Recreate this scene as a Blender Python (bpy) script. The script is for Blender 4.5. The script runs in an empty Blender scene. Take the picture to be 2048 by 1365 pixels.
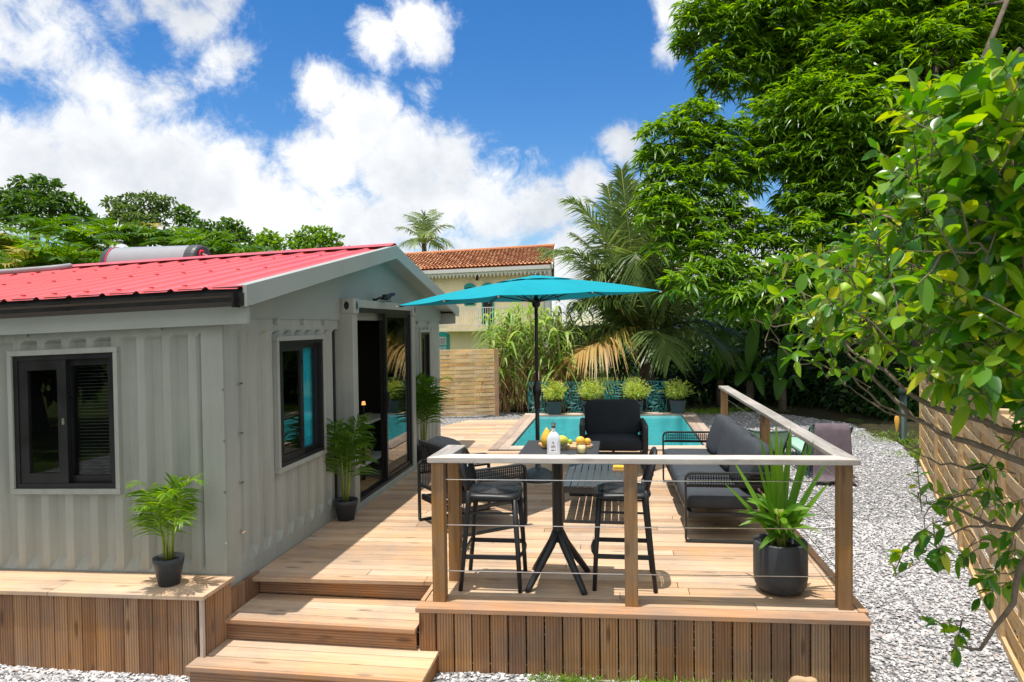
import bpy, math, random
import numpy as np
from mathutils import Vector, Matrix
random.seed(7); RNG = np.random.default_rng(7)
sc = bpy.context.scene
COL = sc.collection
R = math.radians

# ------------------------------------------------------------------ camera
CAM_H, FPX = 1.9, 1400.0
YAW, PITCH, ROLL = R(8.5), R(1.3), R(-0.7)
_f = Vector((-math.sin(YAW)*math.cos(PITCH), math.cos(YAW)*math.cos(PITCH), -math.sin(PITCH)))
_r0 = Vector((math.cos(YAW), math.sin(YAW), 0)); _u0 = _r0.cross(_f)
_r = _r0*math.cos(ROLL)+_u0*math.sin(ROLL); _u = -_r0*math.sin(ROLL)+_u0*math.cos(ROLL)
cd = bpy.data.cameras.new('camera'); cam = bpy.data.objects.new('camera', cd); COL.objects.link(cam)
m = Matrix(((_r.x, _u.x, -_f.x, 0), (_r.y, _u.y, -_f.y, 0), (_r.z, _u.z, -_f.z, CAM_H), (0, 0, 0, 1)))
cam.matrix_world = m
cd.sensor_width = 36; cd.lens = FPX/2048*36; cd.clip_end = 2000; cd.clip_start = .05
cd.dof.use_dof = True; cd.dof.focus_distance = 7.5; cd.dof.aperture_fstop = 8
sc.camera = cam

# ------------------------------------------------------------------ light and sky
SUN_K = Vector((.10, .085, -1))
EXPOSURE = 0.60
sd = bpy.data.lights.new('sun', 'SUN'); sd.energy = 3.6; sd.angle = R(.53); sd.color = (1, .95, .87)
so = bpy.data.objects.new('sun', sd); COL.objects.link(so)
so.rotation_euler = SUN_K.to_track_quat('-Z', 'Y').to_euler()
sc.view_settings.view_transform = 'Standard'; sc.view_settings.look = 'None'
sc.view_settings.exposure = EXPOSURE; sc.view_settings.gamma = 1

def ray(px, py):
    return (_r*((px-1024)/FPX) - _u*((py-682.5)/FPX) + _f)
def PX(px, py, d):                       # the point seen at a pixel of the photo, at a depth
    return Vector((0, 0, CAM_H)) + ray(px, py)*d
def AT(px, py, z=0.0):                   # ... on a level plane
    d = ray(px, py); t = (z-CAM_H)/d.z
    return Vector((d.x*t, d.y*t, z))

def N(nt, t, **kw):
    n = nt.nodes.new(t)
    for k, v in kw.items():
        if k == 'inp':
            for a, b in v.items(): n.inputs[a].default_value = b
        else: setattr(n, k, v)
    return n

w = bpy.data.worlds.new('World'); sc.world = w; w.use_nodes = True
nt = w.node_tree; nt.nodes.clear()
out = N(nt, 'ShaderNodeOutputWorld'); bg = N(nt, 'ShaderNodeBackground', inp={1: .15})
sky = N(nt, 'ShaderNodeTexSky', sky_type='NISHITA', sun_disc=False, sun_elevation=R(82), sun_rotation=R(230), altitude=50, air_density=1.0, dust_density=.3, ozone_density=3.0)
hs = N(nt, 'ShaderNodeHueSaturation', inp={0: .505, 1: 1.36, 2: .66})
nt.links.new(sky.outputs[0], hs.inputs[4])
tc = N(nt, 'ShaderNodeTexCoord')
nz = N(nt, 'ShaderNodeTexNoise', inp={'Scale': 5.5, 'Detail': 9, 'Roughness': .62, 'Distortion': .25})
nz2 = N(nt, 'ShaderNodeTexNoise', inp={'Scale': 7, 'Detail': 6, 'Roughness': .6})
nz3 = N(nt, 'ShaderNodeTexNoise', inp={'Scale': 2.2, 'Detail': 6, 'Roughness': .6})
for q in (nz, nz2, nz3): nt.links.new(tc.outputs['Generated'], q.inputs['Vector'])
def WM(op, a, b=None, clamp=False):
    n = N(nt, 'ShaderNodeMath', operation=op, use_clamp=clamp)
    for i, v in enumerate((a, b)):
        if v is None: continue
        if isinstance(v, (int, float)): n.inputs[i].default_value = v
        else: nt.links.new(v, n.inputs[i])
    return n.outputs[0]
# cumulus: lobes at fixed bearings in the sky (pixel of the photo -> direction), edges broken up by noise
blobs = [(60,330,150,1),(180,330,160,1),(300,390,180,1),(430,410,190,1),(560,440,170,1),(640,330,120,1),(640,180,85,1),(720,250,120,1),(800,330,140,1),(860,420,170,1),
         (980,430,150,1),(1080,420,130,1),(1180,370,100,1),(1250,300,90,1),(1290,420,130,1),(700,500,200,1),(900,560,250,1),(1150,540,200,1),(300,530,200,1),
         (-60,300,160,1),(1400,520,160,1),(1600,560,160,1),(1800,560,200,1),(20,420,70,.9),(110,380,60,.9),
         (80,110,190,.66),(190,170,150,.66),(-40,60,150,.7),(250,30,120,.55),(400,50,110,.9),(450,120,95,.9),(350,-20,120,.8),(330,200,110,.6),
         (760,70,85,.95),(830,40,100,1),(860,90,80,.85),(850,180,60,.7),(1350,20,90,.75),(1330,90,60,.62),(560,210,70,.55),(900,330,90,1)]
acc = None
for (bx, by, br, s) in blobs:
    d = ray(bx, by).normalized()
    vd = N(nt, 'ShaderNodeVectorMath', operation='DISTANCE'); nt.links.new(tc.outputs['Generated'], vd.inputs[0]); vd.inputs[1].default_value = d
    mr = N(nt, 'ShaderNodeMapRange', inp={1: 0, 2: br*1.35/FPX, 3: s, 4: 0}); nt.links.new(vd.outputs['Value'], mr.inputs[0])
    acc = mr.outputs[0] if acc is None else WM('MAXIMUM', acc, mr.outputs[0])
# unseen cloud cover behind and overhead, added and thickened for more fill light
sep = N(nt, 'ShaderNodeSeparateXYZ'); nt.links.new(tc.outputs['Generated'], sep.inputs[0])
back = N(nt, 'ShaderNodeMapRange', inp={1: .35, 2: -.1, 3: 0, 4: .85}); nt.links.new(sep.outputs[1], back.inputs[0])
acc = WM('MAXIMUM', acc, back.outputs[0])
top = N(nt, 'ShaderNodeMapRange', inp={1: .52, 2: .75, 3: 0, 4: .95}); nt.links.new(sep.outputs[2], top.inputs[0])
acc = WM('MAXIMUM', acc, top.outputs[0])
nz4 = N(nt, 'ShaderNodeTexNoise', inp={'Scale': 19, 'Detail': 8, 'Roughness': .68, 'Distortion': .5}); nt.links.new(tc.outputs['Generated'], nz4.inputs['Vector'])
dens = WM('ADD', WM('ADD', acc, WM('MULTIPLY', WM('SUBTRACT', nz.outputs[0], .5), 1.35)), WM('MULTIPLY', WM('SUBTRACT', nz4.outputs[0], .5), .75))
cmask = N(nt, 'ShaderNodeMapRange', interpolation_type='SMOOTHSTEP', inp={1: .36, 2: .72, 3: 0, 4: 1}); nt.links.new(dens, cmask.inputs[0])
ccol = N(nt, 'ShaderNodeValToRGB'); cr = ccol.color_ramp
cr.elements[0].position = .40; cr.elements[0].color = (3.15, 3.35, 3.65, 1); cr.elements[1].position = .60; cr.elements[1].color = (5.3, 5.3, 5.3, 1)
nt.links.new(WM('ADD', WM('MULTIPLY', nz3.outputs[0], .55), WM('MULTIPLY', nz2.outputs[0], .45)), ccol.inputs[0])
mx = N(nt, 'ShaderNodeMix', data_type='RGBA'); nt.links.new(cmask.outputs[0], mx.inputs[0]); nt.links.new(hs.outputs[0], mx.inputs[6]); nt.links.new(ccol.outputs[0], mx.inputs[7])
nt.links.new(mx.outputs[2], bg.inputs[0]); nt.links.new(bg.outputs[0], out.inputs[0])

# ------------------------------------------------------------------ materials
def base(name, rough=.6, spec=.4, metal=0):
    mt = bpy.data.materials.new(name); mt.use_nodes = True
    p = mt.node_tree.nodes['Principled BSDF']
    p.inputs['Roughness'].default_value = rough; p.inputs['Metallic'].default_value = metal
    p.inputs['Specular IOR Level'].default_value = spec
    return mt, mt.node_tree, p
def ramp(nt, pts):
    r = N(nt, 'ShaderNodeValToRGB'); e = r.color_ramp.elements
    e[0].position, e[0].color = pts[0][0], (*pts[0][1], 1); e[1].position, e[1].color = pts[-1][0], (*pts[-1][1], 1)
    for p_, c in pts[1:-1]:
        x = e.new(p_); x.color = (*c, 1)
    return r
def mul(c, k): return tuple(min(1, a*k) for a in c)
def plain(name, col, rough=.55, spec=.4, metal=0, var=.10, scale=6, bump=0, bscale=80):
    mt, nt, p = base(name, rough, spec, metal)
    t = N(nt, 'ShaderNodeTexCoord'); n = N(nt, 'ShaderNodeTexNoise', inp={'Scale': scale, 'Detail': 5, 'Roughness': .6})
    nt.links.new(t.outputs['Object'], n.inputs['Vector'])
    r = ramp(nt, [(.3, mul(col, 1-var)), (.7, mul(col, 1+var))]); nt.links.new(n.outputs[0], r.inputs[0]); nt.links.new(r.outputs[0], p.inputs['Base Color'])
    rr = N(nt, 'ShaderNodeMapRange', inp={1: .3, 2: .7, 3: max(.05, rough-.08), 4: min(1, rough+.08)}); nt.links.new(n.outputs[0], rr.inputs[0]); nt.links.new(rr.outputs[0], p.inputs['Roughness'])
    if bump:
        b = N(nt, 'ShaderNodeTexNoise', inp={'Scale': bscale, 'Detail': 3}); nt.links.new(t.outputs['Object'], b.inputs['Vector'])
        bp = N(nt, 'ShaderNodeBump', inp={'Strength': bump, 'Distance': .01}); nt.links.new(b.outputs[0], bp.inputs['Height']); nt.links.new(bp.outputs[0], p.inputs['Normal'])
    return mt
def wood(name, dark, mid, light, axis, groove=0, gaxis=1, rough=.65, knots=.5, wear=None):
    mt, nt, p = base(name, rough, .25)
    t = N(nt, 'ShaderNodeTexCoord'); g = N(nt, 'ShaderNodeNewGeometry')
    isl = N(nt, 'ShaderNodeVectorMath', operation='SCALE'); isl.inputs[0].default_value = (37, 53, 71); nt.links.new(g.outputs['Random Per Island'], isl.inputs['Scale'])
    ad = N(nt, 'ShaderNodeVectorMath', operation='ADD'); nt.links.new(t.outputs['Object'], ad.inputs[0]); nt.links.new(isl.outputs[0], ad.inputs[1])
    s1 = [34, 34, 34]; s1[axis] = 1.6; s2 = [9, 9, 9]; s2[axis] = 2.2; s3 = [5, 5, 5]; s3[axis] = .9
    def mapped(s):
        mp = N(nt, 'ShaderNodeMapping'); mp.inputs['Scale'].default_value = s; nt.links.new(ad.outputs[0], mp.inputs[0]); return mp.outputs[0]
    n1 = N(nt, 'ShaderNodeTexNoise', inp={'Scale': 1, 'Detail': 6, 'Roughness': .65, 'Distortion': .6}); nt.links.new(mapped(s1), n1.inputs['Vector'])
    n3 = N(nt, 'ShaderNodeTexNoise', inp={'Scale': 1, 'Detail': 3}); nt.links.new(mapped(s3), n3.inputs['Vector'])
    a1 = N(nt, 'ShaderNodeMath', operation='MULTIPLY', inp={1: .5}); nt.links.new(n1.outputs[0], a1.inputs[0])
    a2 = N(nt, 'ShaderNodeMath', operation='MULTIPLY_ADD', inp={1: .28}); nt.links.new(n3.outputs[0], a2.inputs[0]); nt.links.new(a1.outputs[0], a2.inputs[2])
    a3 = N(nt, 'ShaderNodeMath', operation='MULTIPLY_ADD', inp={1: .26}); nt.links.new(g.outputs['Random Per Island'], a3.inputs[0]); nt.links.new(a2.outputs[0], a3.inputs[2])
    r = ramp(nt, [(.33, dark), (.52, mid), (.72, light)]); nt.links.new(a3.outputs[0], r.inputs[0])
    col = r.outputs[0]
    if knots:
        v = N(nt, 'ShaderNodeTexVoronoi', inp={'Scale': 1, 'Randomness': 1}); nt.links.new(mapped(s2), v.inputs['Vector'])
        kr = N(nt, 'ShaderNodeMapRange', interpolation_type='SMOOTHSTEP', inp={1: .06, 2: .2, 3: knots, 4: 0}); nt.links.new(v.outputs['Distance'], kr.inputs[0])
        mxx = N(nt, 'ShaderNodeMix', data_type='RGBA'); nt.links.new(kr.outputs[0], mxx.inputs[0]); nt.links.new(col, mxx.inputs[6]); mxx.inputs[7].default_value = (*mul(dark, .35), 1)
        col = mxx.outputs[2]
    ws = N(nt, 'ShaderNodeTexNoise', inp={'Scale': 1.7, 'Detail': 7, 'Roughness': .7}); nt.links.new(t.outputs['Object'], ws.inputs['Vector'])
    wr = N(nt, 'ShaderNodeMapRange', inp={1: .35, 2: .65, 3: .74, 4: 1.10}); nt.links.new(ws.outputs[0], wr.inputs[0])
    wg = N(nt, 'ShaderNodeHueSaturation', inp={0: .5}); nt.links.new(wr.outputs[0], wg.inputs[2]); nt.links.new(wr.outputs[0], wg.inputs[1]); nt.links.new(col, wg.inputs[4]); col = wg.outputs[0]
    nt.links.new(col, p.inputs['Base Color'])
    h = n1.outputs[0]
    if groove:
        sx = N(nt, 'ShaderNodeSeparateXYZ'); nt.links.new(t.outputs['Object'], sx.inputs[0])
        mm = N(nt, 'ShaderNodeMath', operation='MULTIPLY', inp={1: 2*math.pi/groove}); nt.links.new(sx.outputs[gaxis], mm.inputs[0])
        si = N(nt, 'ShaderNodeMath', operation='SINE'); nt.links.new(mm.outputs[0], si.inputs[0])
        ah = N(nt, 'ShaderNodeMath', operation='MULTIPLY_ADD', inp={1: .6}); nt.links.new(si.outputs[0], ah.inputs[0]); nt.links.new(n1.outputs[0], ah.inputs[2]); h = ah.outputs[0]
        # darker colour along the grooves
        gr = N(nt, 'ShaderNodeMapRange', inp={1: -1, 2: .1, 3: .6, 4: 0}); nt.links.new(si.outputs[0], gr.inputs[0])
        m2 = N(nt, 'ShaderNodeMix', data_type='RGBA'); nt.links.new(gr.outputs[0], m2.inputs[0]); nt.links.new(col, m2.inputs[6]); m2.inputs[7].default_value = (*mul(dark, .45), 1)
        nt.links.new(m2.outputs[2], p.inputs['Base Color'])
    bp = N(nt, 'ShaderNodeBump', inp={'Strength': .35, 'Distance': .004}); nt.links.new(h, bp.inputs['Height']); nt.links.new(bp.outputs[0], p.inputs['Normal'])
    return mt
def foliage(name, cols, trans=.35, rough=.42, spec=.35):
    mt, nt, p = base(name, rough, spec)
    g = N(nt, 'ShaderNodeNewGeometry')
    pts = [(i/max(1, len(cols)-1), c) for i, c in enumerate(cols)]
    r = ramp(nt, pts); nt.links.new(g.outputs['Random Per Island'], r.inputs[0]); nt.links.new(r.outputs[0], p.inputs['Base Color'])
    tr = N(nt, 'ShaderNodeBsdfTranslucent')
    hv = N(nt, 'ShaderNodeHueSaturation', inp={0: .485, 1: 1.15, 2: 1.7}); nt.links.new(r.outputs[0], hv.inputs[4]); nt.links.new(hv.outputs[0], tr.inputs[0])
    ms = N(nt, 'ShaderNodeMixShader', inp={0: trans}); nt.links.new(p.outputs[0], ms.inputs[1]); nt.links.new(tr.outputs[0], ms.inputs[2])
    nt.links.new(ms.outputs[0], nt.nodes['Material Output'].inputs[0])
    return mt
def glass(name, tint=(.82, .86, .85), ior=1.7, rough=0.0):
    mt, nt, p = base(name); nt.nodes.remove(p)
    lw = N(nt, 'ShaderNodeLayerWeight', inp={0: .5}); pw = N(nt, 'ShaderNodeMath', operation='POWER', inp={1: 4.0}); nt.links.new(lw.outputs['Facing'], pw.inputs[0])
    f0 = ((ior-1)/(ior+1))**2; fr = N(nt, 'ShaderNodeMath', operation='MULTIPLY_ADD', inp={1: 1-f0, 2: f0}); nt.links.new(pw.outputs[0], fr.inputs[0]); tr = N(nt, 'ShaderNodeBsdfTransparent', inp={0: (*tint, 1)}); gl = N(nt, 'ShaderNodeBsdfGlossy', inp={1: rough})
    ms = N(nt, 'ShaderNodeMixShader'); nt.links.new(fr.outputs[0], ms.inputs[0]); nt.links.new(tr.outputs[0], ms.inputs[1]); nt.links.new(gl.outputs[0], ms.inputs[2])
    nt.links.new(ms.outputs[0], nt.nodes['Material Output'].inputs[0]); return mt

M = {}
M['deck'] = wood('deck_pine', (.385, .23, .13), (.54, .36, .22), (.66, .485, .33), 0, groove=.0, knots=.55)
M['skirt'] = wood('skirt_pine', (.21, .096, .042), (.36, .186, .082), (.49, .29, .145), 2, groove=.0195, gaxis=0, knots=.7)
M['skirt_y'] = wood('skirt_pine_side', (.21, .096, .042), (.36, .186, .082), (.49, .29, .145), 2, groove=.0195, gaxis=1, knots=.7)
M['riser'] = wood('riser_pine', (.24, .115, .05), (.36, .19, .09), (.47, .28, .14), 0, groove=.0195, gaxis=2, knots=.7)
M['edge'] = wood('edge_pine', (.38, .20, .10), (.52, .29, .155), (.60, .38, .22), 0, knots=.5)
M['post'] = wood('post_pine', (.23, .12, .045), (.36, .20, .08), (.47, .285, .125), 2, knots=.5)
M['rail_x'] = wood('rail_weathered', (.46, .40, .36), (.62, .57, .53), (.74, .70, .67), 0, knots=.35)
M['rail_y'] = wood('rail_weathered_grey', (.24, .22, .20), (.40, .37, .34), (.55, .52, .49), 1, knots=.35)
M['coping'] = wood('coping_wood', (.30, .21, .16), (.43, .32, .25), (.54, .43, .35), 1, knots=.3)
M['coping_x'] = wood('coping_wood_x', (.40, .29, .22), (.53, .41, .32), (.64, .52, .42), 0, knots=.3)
M['fence'] = wood('fence_pine', (.70, .40, .14), (.86, .56, .25), (.92, .70, .38), 0, knots=.75)
M['lattice'] = wood('lattice_pine', (.42, .26, .105), (.60, .395, .18), (.72, .52, .27), 1, knots=.4)
M['steel'] = plain('steel_paint', (.345, .362, .325), .5, .35, var=.06, scale=3)
M['steel_d'] = plain('gable_paint', (.31, .335, .305), .5, .35, var=.05, scale=2)
M['fascia'] = plain('fascia_paint', (.36, .385, .355), .42, .4, var=.05, scale=2)
M['red'] = plain('red_sheet', (.60, .085, .088), .38, .7, var=.10, scale=1.2)
M['black'] = plain('black_alu', (.012, .012, .014), .35, .5, var=.2)
M['gutter'] = plain('gutter_alu', (.016, .014, .014), .33, .5, var=.2)
M['charc'] = plain('charcoal_metal', (.022, .024, .027), .42, .45, var=.15)
M['slate'] = plain('grey_blue_metal', (.055, .068, .078), .45, .4, var=.12)
M['cush'] = plain('charcoal_fabric', (.024, .028, .034), .85, .25, var=.14, scale=14, bump=.4, bscale=500)
M['cush2'] = plain('slate_fabric', (.05, .058, .07), .85, .25, var=.14, scale=10, bump=.4, bscale=500)
M['resin'] = plain('black_resin', (.016, .018, .021), .45, .45, var=.15)
M['pot'] = plain('anthracite_pot', (.040, .045, .052), .48, .4, var=.18, scale=9, bump=.15, bscale=120)
M['soil'] = plain('potting_soil', (.012, .009, .007), .95, .1, bump=.8, bscale=60)
M['canopy'] = plain('turquoise_canvas', (.007, .38, .48), .75, .2, var=.05, scale=3, bump=.15, bscale=300)
M['cream'] = plain('cream_render', (.93, .81, .57), .85, .2, var=.05, scale=1.2)
M['white'] = plain('white_paint', (.74, .75, .75), .5, .35, var=.04)
M['teal'] = plain('teal_paint', (.02, .36, .34), .5, .4, var=.1)
M['screen'] = plain('teal_screen', (.014, .17, .18), .45, .4, var=.12)
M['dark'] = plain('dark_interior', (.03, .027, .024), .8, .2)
M['curtain'] = plain('teal_curtain', (.02, .50, .66), .8, .2, var=.1)
M['silver'] = plain('silver_tank', (.29, .305, .33), .32, .5, var=.03)
M['tankcap'] = plain('tank_cap', (.05, .055, .065), .45, .4)
M['mark_red'] = plain('emblem_red', (.7, .03, .06), .5)
M['chrome'] = plain('stainless', (.62, .62, .62), .25, .5, metal=1, var=.05)
M['pipe'] = plain('grey_pipe', (.27, .28, .30), .55)
M['glass'] = glass('window_glass', ior=1.5)
M['glass_d'] = glass('door_glass', (.6, .62, .6), 1.95)
M['clear'] = glass('clear_glass', (.93, .96, .95), 1.45)
M['bottle'] = plain('frosted_glass', (.66, .70, .76), .35, .5, var=.03)
M['label'] = plain('bottle_label', (.80, .80, .84), .6, var=.02)
M['ink'] = plain('label_ink', (.05, .05, .10), .6)
M['board'] = wood('board_maple', (.50, .28, .12), (.62, .38, .18), (.7, .47, .25), 0, knots=0)
M['yellow'] = plain('yellow_fruit', (.78, .46, .05), .45, .4, var=.12, scale=20)
M['orange'] = plain('orange_fruit', (.80, .42, .06), .45, .4, var=.1, scale=30)
M['mangofruit'] = plain('green_yellow_fruit', (.50, .46, .05), .45, .4, var=.35, scale=14)
M['lime'] = plain('lime_green', (.28, .45, .03), .45, .4, var=.2, scale=20)
M['drink'] = plain('pale_drink', (.80, .62, .32), .4)
M['sling'] = plain('mint_sling', (.30, .52, .40), .7, .2, var=.08)
M['frame_green'] = plain('green_frame', (.03, .075, .06), .45)
M['towel'] = plain('mauve_towel', (.155, .125, .145), .95, .1, var=.15, scale=12, bump=.9, bscale=160)
M['bark'] = plain('bark', (.13, .105, .08), .9, .15, var=.35, scale=7, bump=.8, bscale=25)
M['twig'] = plain('twig_bark', (.19, .15, .11), .85, .15, var=.25, scale=30)
M['cane'] = plain('cane_stem', (.34, .26, .13), .7, .2, var=.3, scale=12)
M['stemg'] = plain('green_stem', (.22, .27, .05), .6, .3, var=.2, scale=10)
M['rachis'] = plain('palm_rachis', (.28, .30, .10), .6, .3, var=.2, scale=5)
M['postg'] = plain('bollard_green', (.012, .03, .022), .5)
M['rust'] = plain('dry_leaf_brown', (.34, .13, .045), .8)
M['stone'] = plain('sandstone', (.48, .33, .20), .9, var=.2, bump=.5, bscale=40)
M['rug'] = plain('woven_rug', (.30, .20, .10), .95, .1, var=.5, scale=30)
M['matbrown'] = plain('tile_floor', (.22, .2, .18), .5)
def runs(mt, amt, axis_scale):
    nt = mt.node_tree; p = nt.nodes['Principled BSDF']; src = p.inputs['Base Color'].links[0].from_socket
    t = N(nt, 'ShaderNodeTexCoord'); mp = N(nt, 'ShaderNodeMapping'); mp.inputs['Scale'].default_value = axis_scale; nt.links.new(t.outputs['Object'], mp.inputs[0])
    n = N(nt, 'ShaderNodeTexNoise', inp={'Scale': 1, 'Detail': 6, 'Roughness': .7}); nt.links.new(mp.outputs[0], n.inputs['Vector'])
    r = N(nt, 'ShaderNodeMapRange', inp={1: .3, 2: .7, 3: 1-amt, 4: 1+amt*.6}); nt.links.new(n.outputs[0], r.inputs[0])
    h = N(nt, 'ShaderNodeHueSaturation'); nt.links.new(r.outputs[0], h.inputs[2]); nt.links.new(src, h.inputs[4]); nt.links.new(h.outputs[0], p.inputs['Base Color'])
runs(M['steel'], .12, (13, 13, .9)); runs(M['red'], .16, (6, .5, .5)); runs(M['cream'], .08, (2, 2, .3)); runs(M['canopy'], .07, (5, 5, 5))
nt = M['canopy'].node_tree; p = nt.nodes['Principled BSDF']; tr = N(nt, 'ShaderNodeBsdfTranslucent', inp={0: (.01, .42, .52, 1)}); ms = N(nt, 'ShaderNodeMixShader', inp={0: .3})
nt.links.new(p.outputs[0], ms.inputs[1]); nt.links.new(tr.outputs[0], ms.inputs[2]); nt.links.new(ms.outputs[0], nt.nodes['Material Output'].inputs[0])
# foliage
M['f_mango'] = foliage('mango_leaves', [(.04, .115, .010), (.075, .185, .013), (.14, .285, .017), (.24, .40, .028)], .45, .32, .45)
M['f_citrus'] = foliage('citrus_leaves', [(.026, .11, .012), (.05, .18, .012), (.12, .29, .014), (.26, .42, .018), (.035, .135, .012), (.07, .21, .012), (.16, .33, .014), (.48, .49, .02)], .45, .30, .5)
M['f_coco'] = foliage('coconut_leaflets', [(.09, .155, .05), (.15, .225, .065), (.24, .30, .09)], .38, .36, .5)
M['f_coco_y'] = foliage('yellowing_leaflets', [(.26, .27, .06), (.42, .37, .09), (.46, .33, .10)], .38)
M['f_coco_b'] = foliage('dry_leaflets', [(.30, .19, .06), (.52, .34, .11), (.42, .38, .13)], .35)
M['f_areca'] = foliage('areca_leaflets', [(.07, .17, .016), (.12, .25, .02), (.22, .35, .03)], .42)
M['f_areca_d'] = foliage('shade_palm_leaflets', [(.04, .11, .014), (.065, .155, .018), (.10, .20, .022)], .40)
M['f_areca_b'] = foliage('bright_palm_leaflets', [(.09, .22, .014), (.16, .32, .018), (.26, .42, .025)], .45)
M['f_fan'] = foliage('screw_palm_leaves', [(.06, .17, .018), (.11, .26, .022), (.18, .35, .026)], .42)
M['f_bamboo'] = foliage('bamboo_leaves', [(.28, .37, .06), (.42, .50, .10), (.58, .60, .20)], .45)
M['f_cane'] = foliage('cane_leaves', [(.13, .25, .045), (.23, .37, .07), (.38, .47, .15), (.18, .31, .055)], .42)
M['f_cane_d'] = foliage('dead_cane_leaves', [(.30, .19, .09), (.44, .30, .15), (.22, .14, .06)], .35)
M['f_tree'] = foliage('broad_leaves', [(.03, .085, .014), (.06, .14, .018), (.11, .21, .024)], .38)
M['f_tree2'] = foliage('rain_tree_leaves', [(.06, .11, .03), (.09, .155, .035), (.14, .21, .045)], .38)
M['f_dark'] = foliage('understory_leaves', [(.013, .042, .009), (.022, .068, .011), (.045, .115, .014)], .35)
M['f_banana'] = foliage('banana_leaves', [(.035, .115, .016), (.06, .17, .018), (.10, .24, .024)], .45)
M['f_grass'] = foliage('grass_blades', [(.09, .19, .018), (.16, .28, .025), (.26, .36, .05)], .4)

# water, ground and gravel
mt, nt, p = base('pool_water'); nt.nodes.remove(p)
t = N(nt, 'ShaderNodeTexCoord'); n = N(nt, 'ShaderNodeTexNoise', inp={'Scale': 3.5, 'Detail': 5, 'Roughness': .6, 'Distortion': 1.2}); nt.links.new(t.outputs['Object'], n.inputs['Vector'])
bp = N(nt, 'ShaderNodeBump', inp={'Strength': 1.0, 'Distance': .16}); nt.links.new(n.outputs[0], bp.inputs['Height'])
fr = N(nt, 'ShaderNodeFresnel', inp={0: 1.33}); nt.links.new(bp.outputs[0], fr.inputs['Normal'])
tr = N(nt, 'ShaderNodeBsdfTransparent', inp={0: (.70, .95, .96, 1)}); gl = N(nt, 'ShaderNodeBsdfGlossy', inp={1: .02}); nt.links.new(bp.outputs[0], gl.inputs['Normal'])
ms = N(nt, 'ShaderNodeMixShader'); nt.links.new(fr.outputs[0], ms.inputs[0]); nt.links.new(tr.outputs[0], ms.inputs[1]); nt.links.new(gl.outputs[0], ms.inputs[2]); nt.links.new(ms.outputs[0], nt.nodes['Material Output'].inputs[0])
M['water'] = mt
M['liner'] = plain('pool_liner', (.30, .70, .72), .6, var=.16, scale=1.6)
mt, nt, p = base('gravel_bed', .95, .15)
t = N(nt, 'ShaderNodeTexCoord'); v = N(nt, 'ShaderNodeTexVoronoi', inp={'Scale': 42}); nt.links.new(t.outputs['Object'], v.inputs['Vector'])
n = N(nt, 'ShaderNodeTexNoise', inp={'Scale': 1.5, 'Detail': 4}); nt.links.new(t.outputs['Object'], n.inputs['Vector'])
sp = N(nt, 'ShaderNodeSeparateColor'); nt.links.new(v.outputs['Color'], sp.inputs[0])
r = ramp(nt, [(.0, (.16, .16, .17)), (.3, (.34, .34, .35)), (.75, (.47, .47, .475)), (1, (.60, .59, .59))]); nt.links.new(sp.outputs[0], r.inputs[0])
gap = N(nt, 'ShaderNodeMapRange', inp={1: .35, 2: .75, 3: 1, 4: .45}); nt.links.new(v.outputs['Distance'], gap.inputs[0])
mg = N(nt, 'ShaderNodeMix', data_type='RGBA', blend_type='MULTIPLY', inp={0: 1.0}); nt.links.new(r.outputs[0], mg.inputs[6]); nt.links.new(gap.outputs[0], mg.inputs[7]); nt.links.new(mg.outputs[2], p.inputs['Base Color'])
bp = N(nt, 'ShaderNodeBump', inp={'Strength': 1, 'Distance': .03}, invert=True); nt.links.new(v.outputs['Distance'], bp.inputs['Height']); nt.links.new(bp.outputs[0], p.inputs['Normal'])
M['gravel'] = mt
mt, nt, p = base('gravel_stone', .9, .15)
g = N(nt, 'ShaderNodeNewGeometry'); r = ramp(nt, [(0, (.14, .14, .15)), (.16, (.30, .30, .32)), (.5, (.48, .48, .495)), (.85, (.64, .63, .64)), (1, (.48, .40, .37))]); nt.links.new(g.outputs['Random Per Island'], r.inputs[0]); nt.links.new(r.outputs[0], p.inputs['Base Color'])
M['gstone'] = mt
mt, nt, p = base('lawn', .95, .1)
t = N(nt, 'ShaderNodeTexCoord'); n = N(nt, 'ShaderNodeTexNoise', inp={'Scale': .6, 'Detail': 8, 'Roughness': .7}); nt.links.new(t.outputs['Object'], n.inputs['Vector'])
r = ramp(nt, [(.3, (.03, .042, .012)), (.5, (.06, .088, .018)), (.7, (.11, .14, .025))]); nt.links.new(n.outputs[0], r.inputs[0]); nt.links.new(r.outputs[0], p.inputs['Base Color'])
M['lawn'] = mt
mt, nt, p = base('roof_tile', .8, .2)
g = N(nt, 'ShaderNodeNewGeometry'); r = ramp(nt, [(0, (.30, .11, .055)), (.5, (.46, .19, .09)), (1, (.60, .31, .17))]); nt.links.new(g.outputs['Random Per Island'], r.inputs[0]); nt.links.new(r.outputs[0], p.inputs['Base Color'])
M['tile'] = mt

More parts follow.
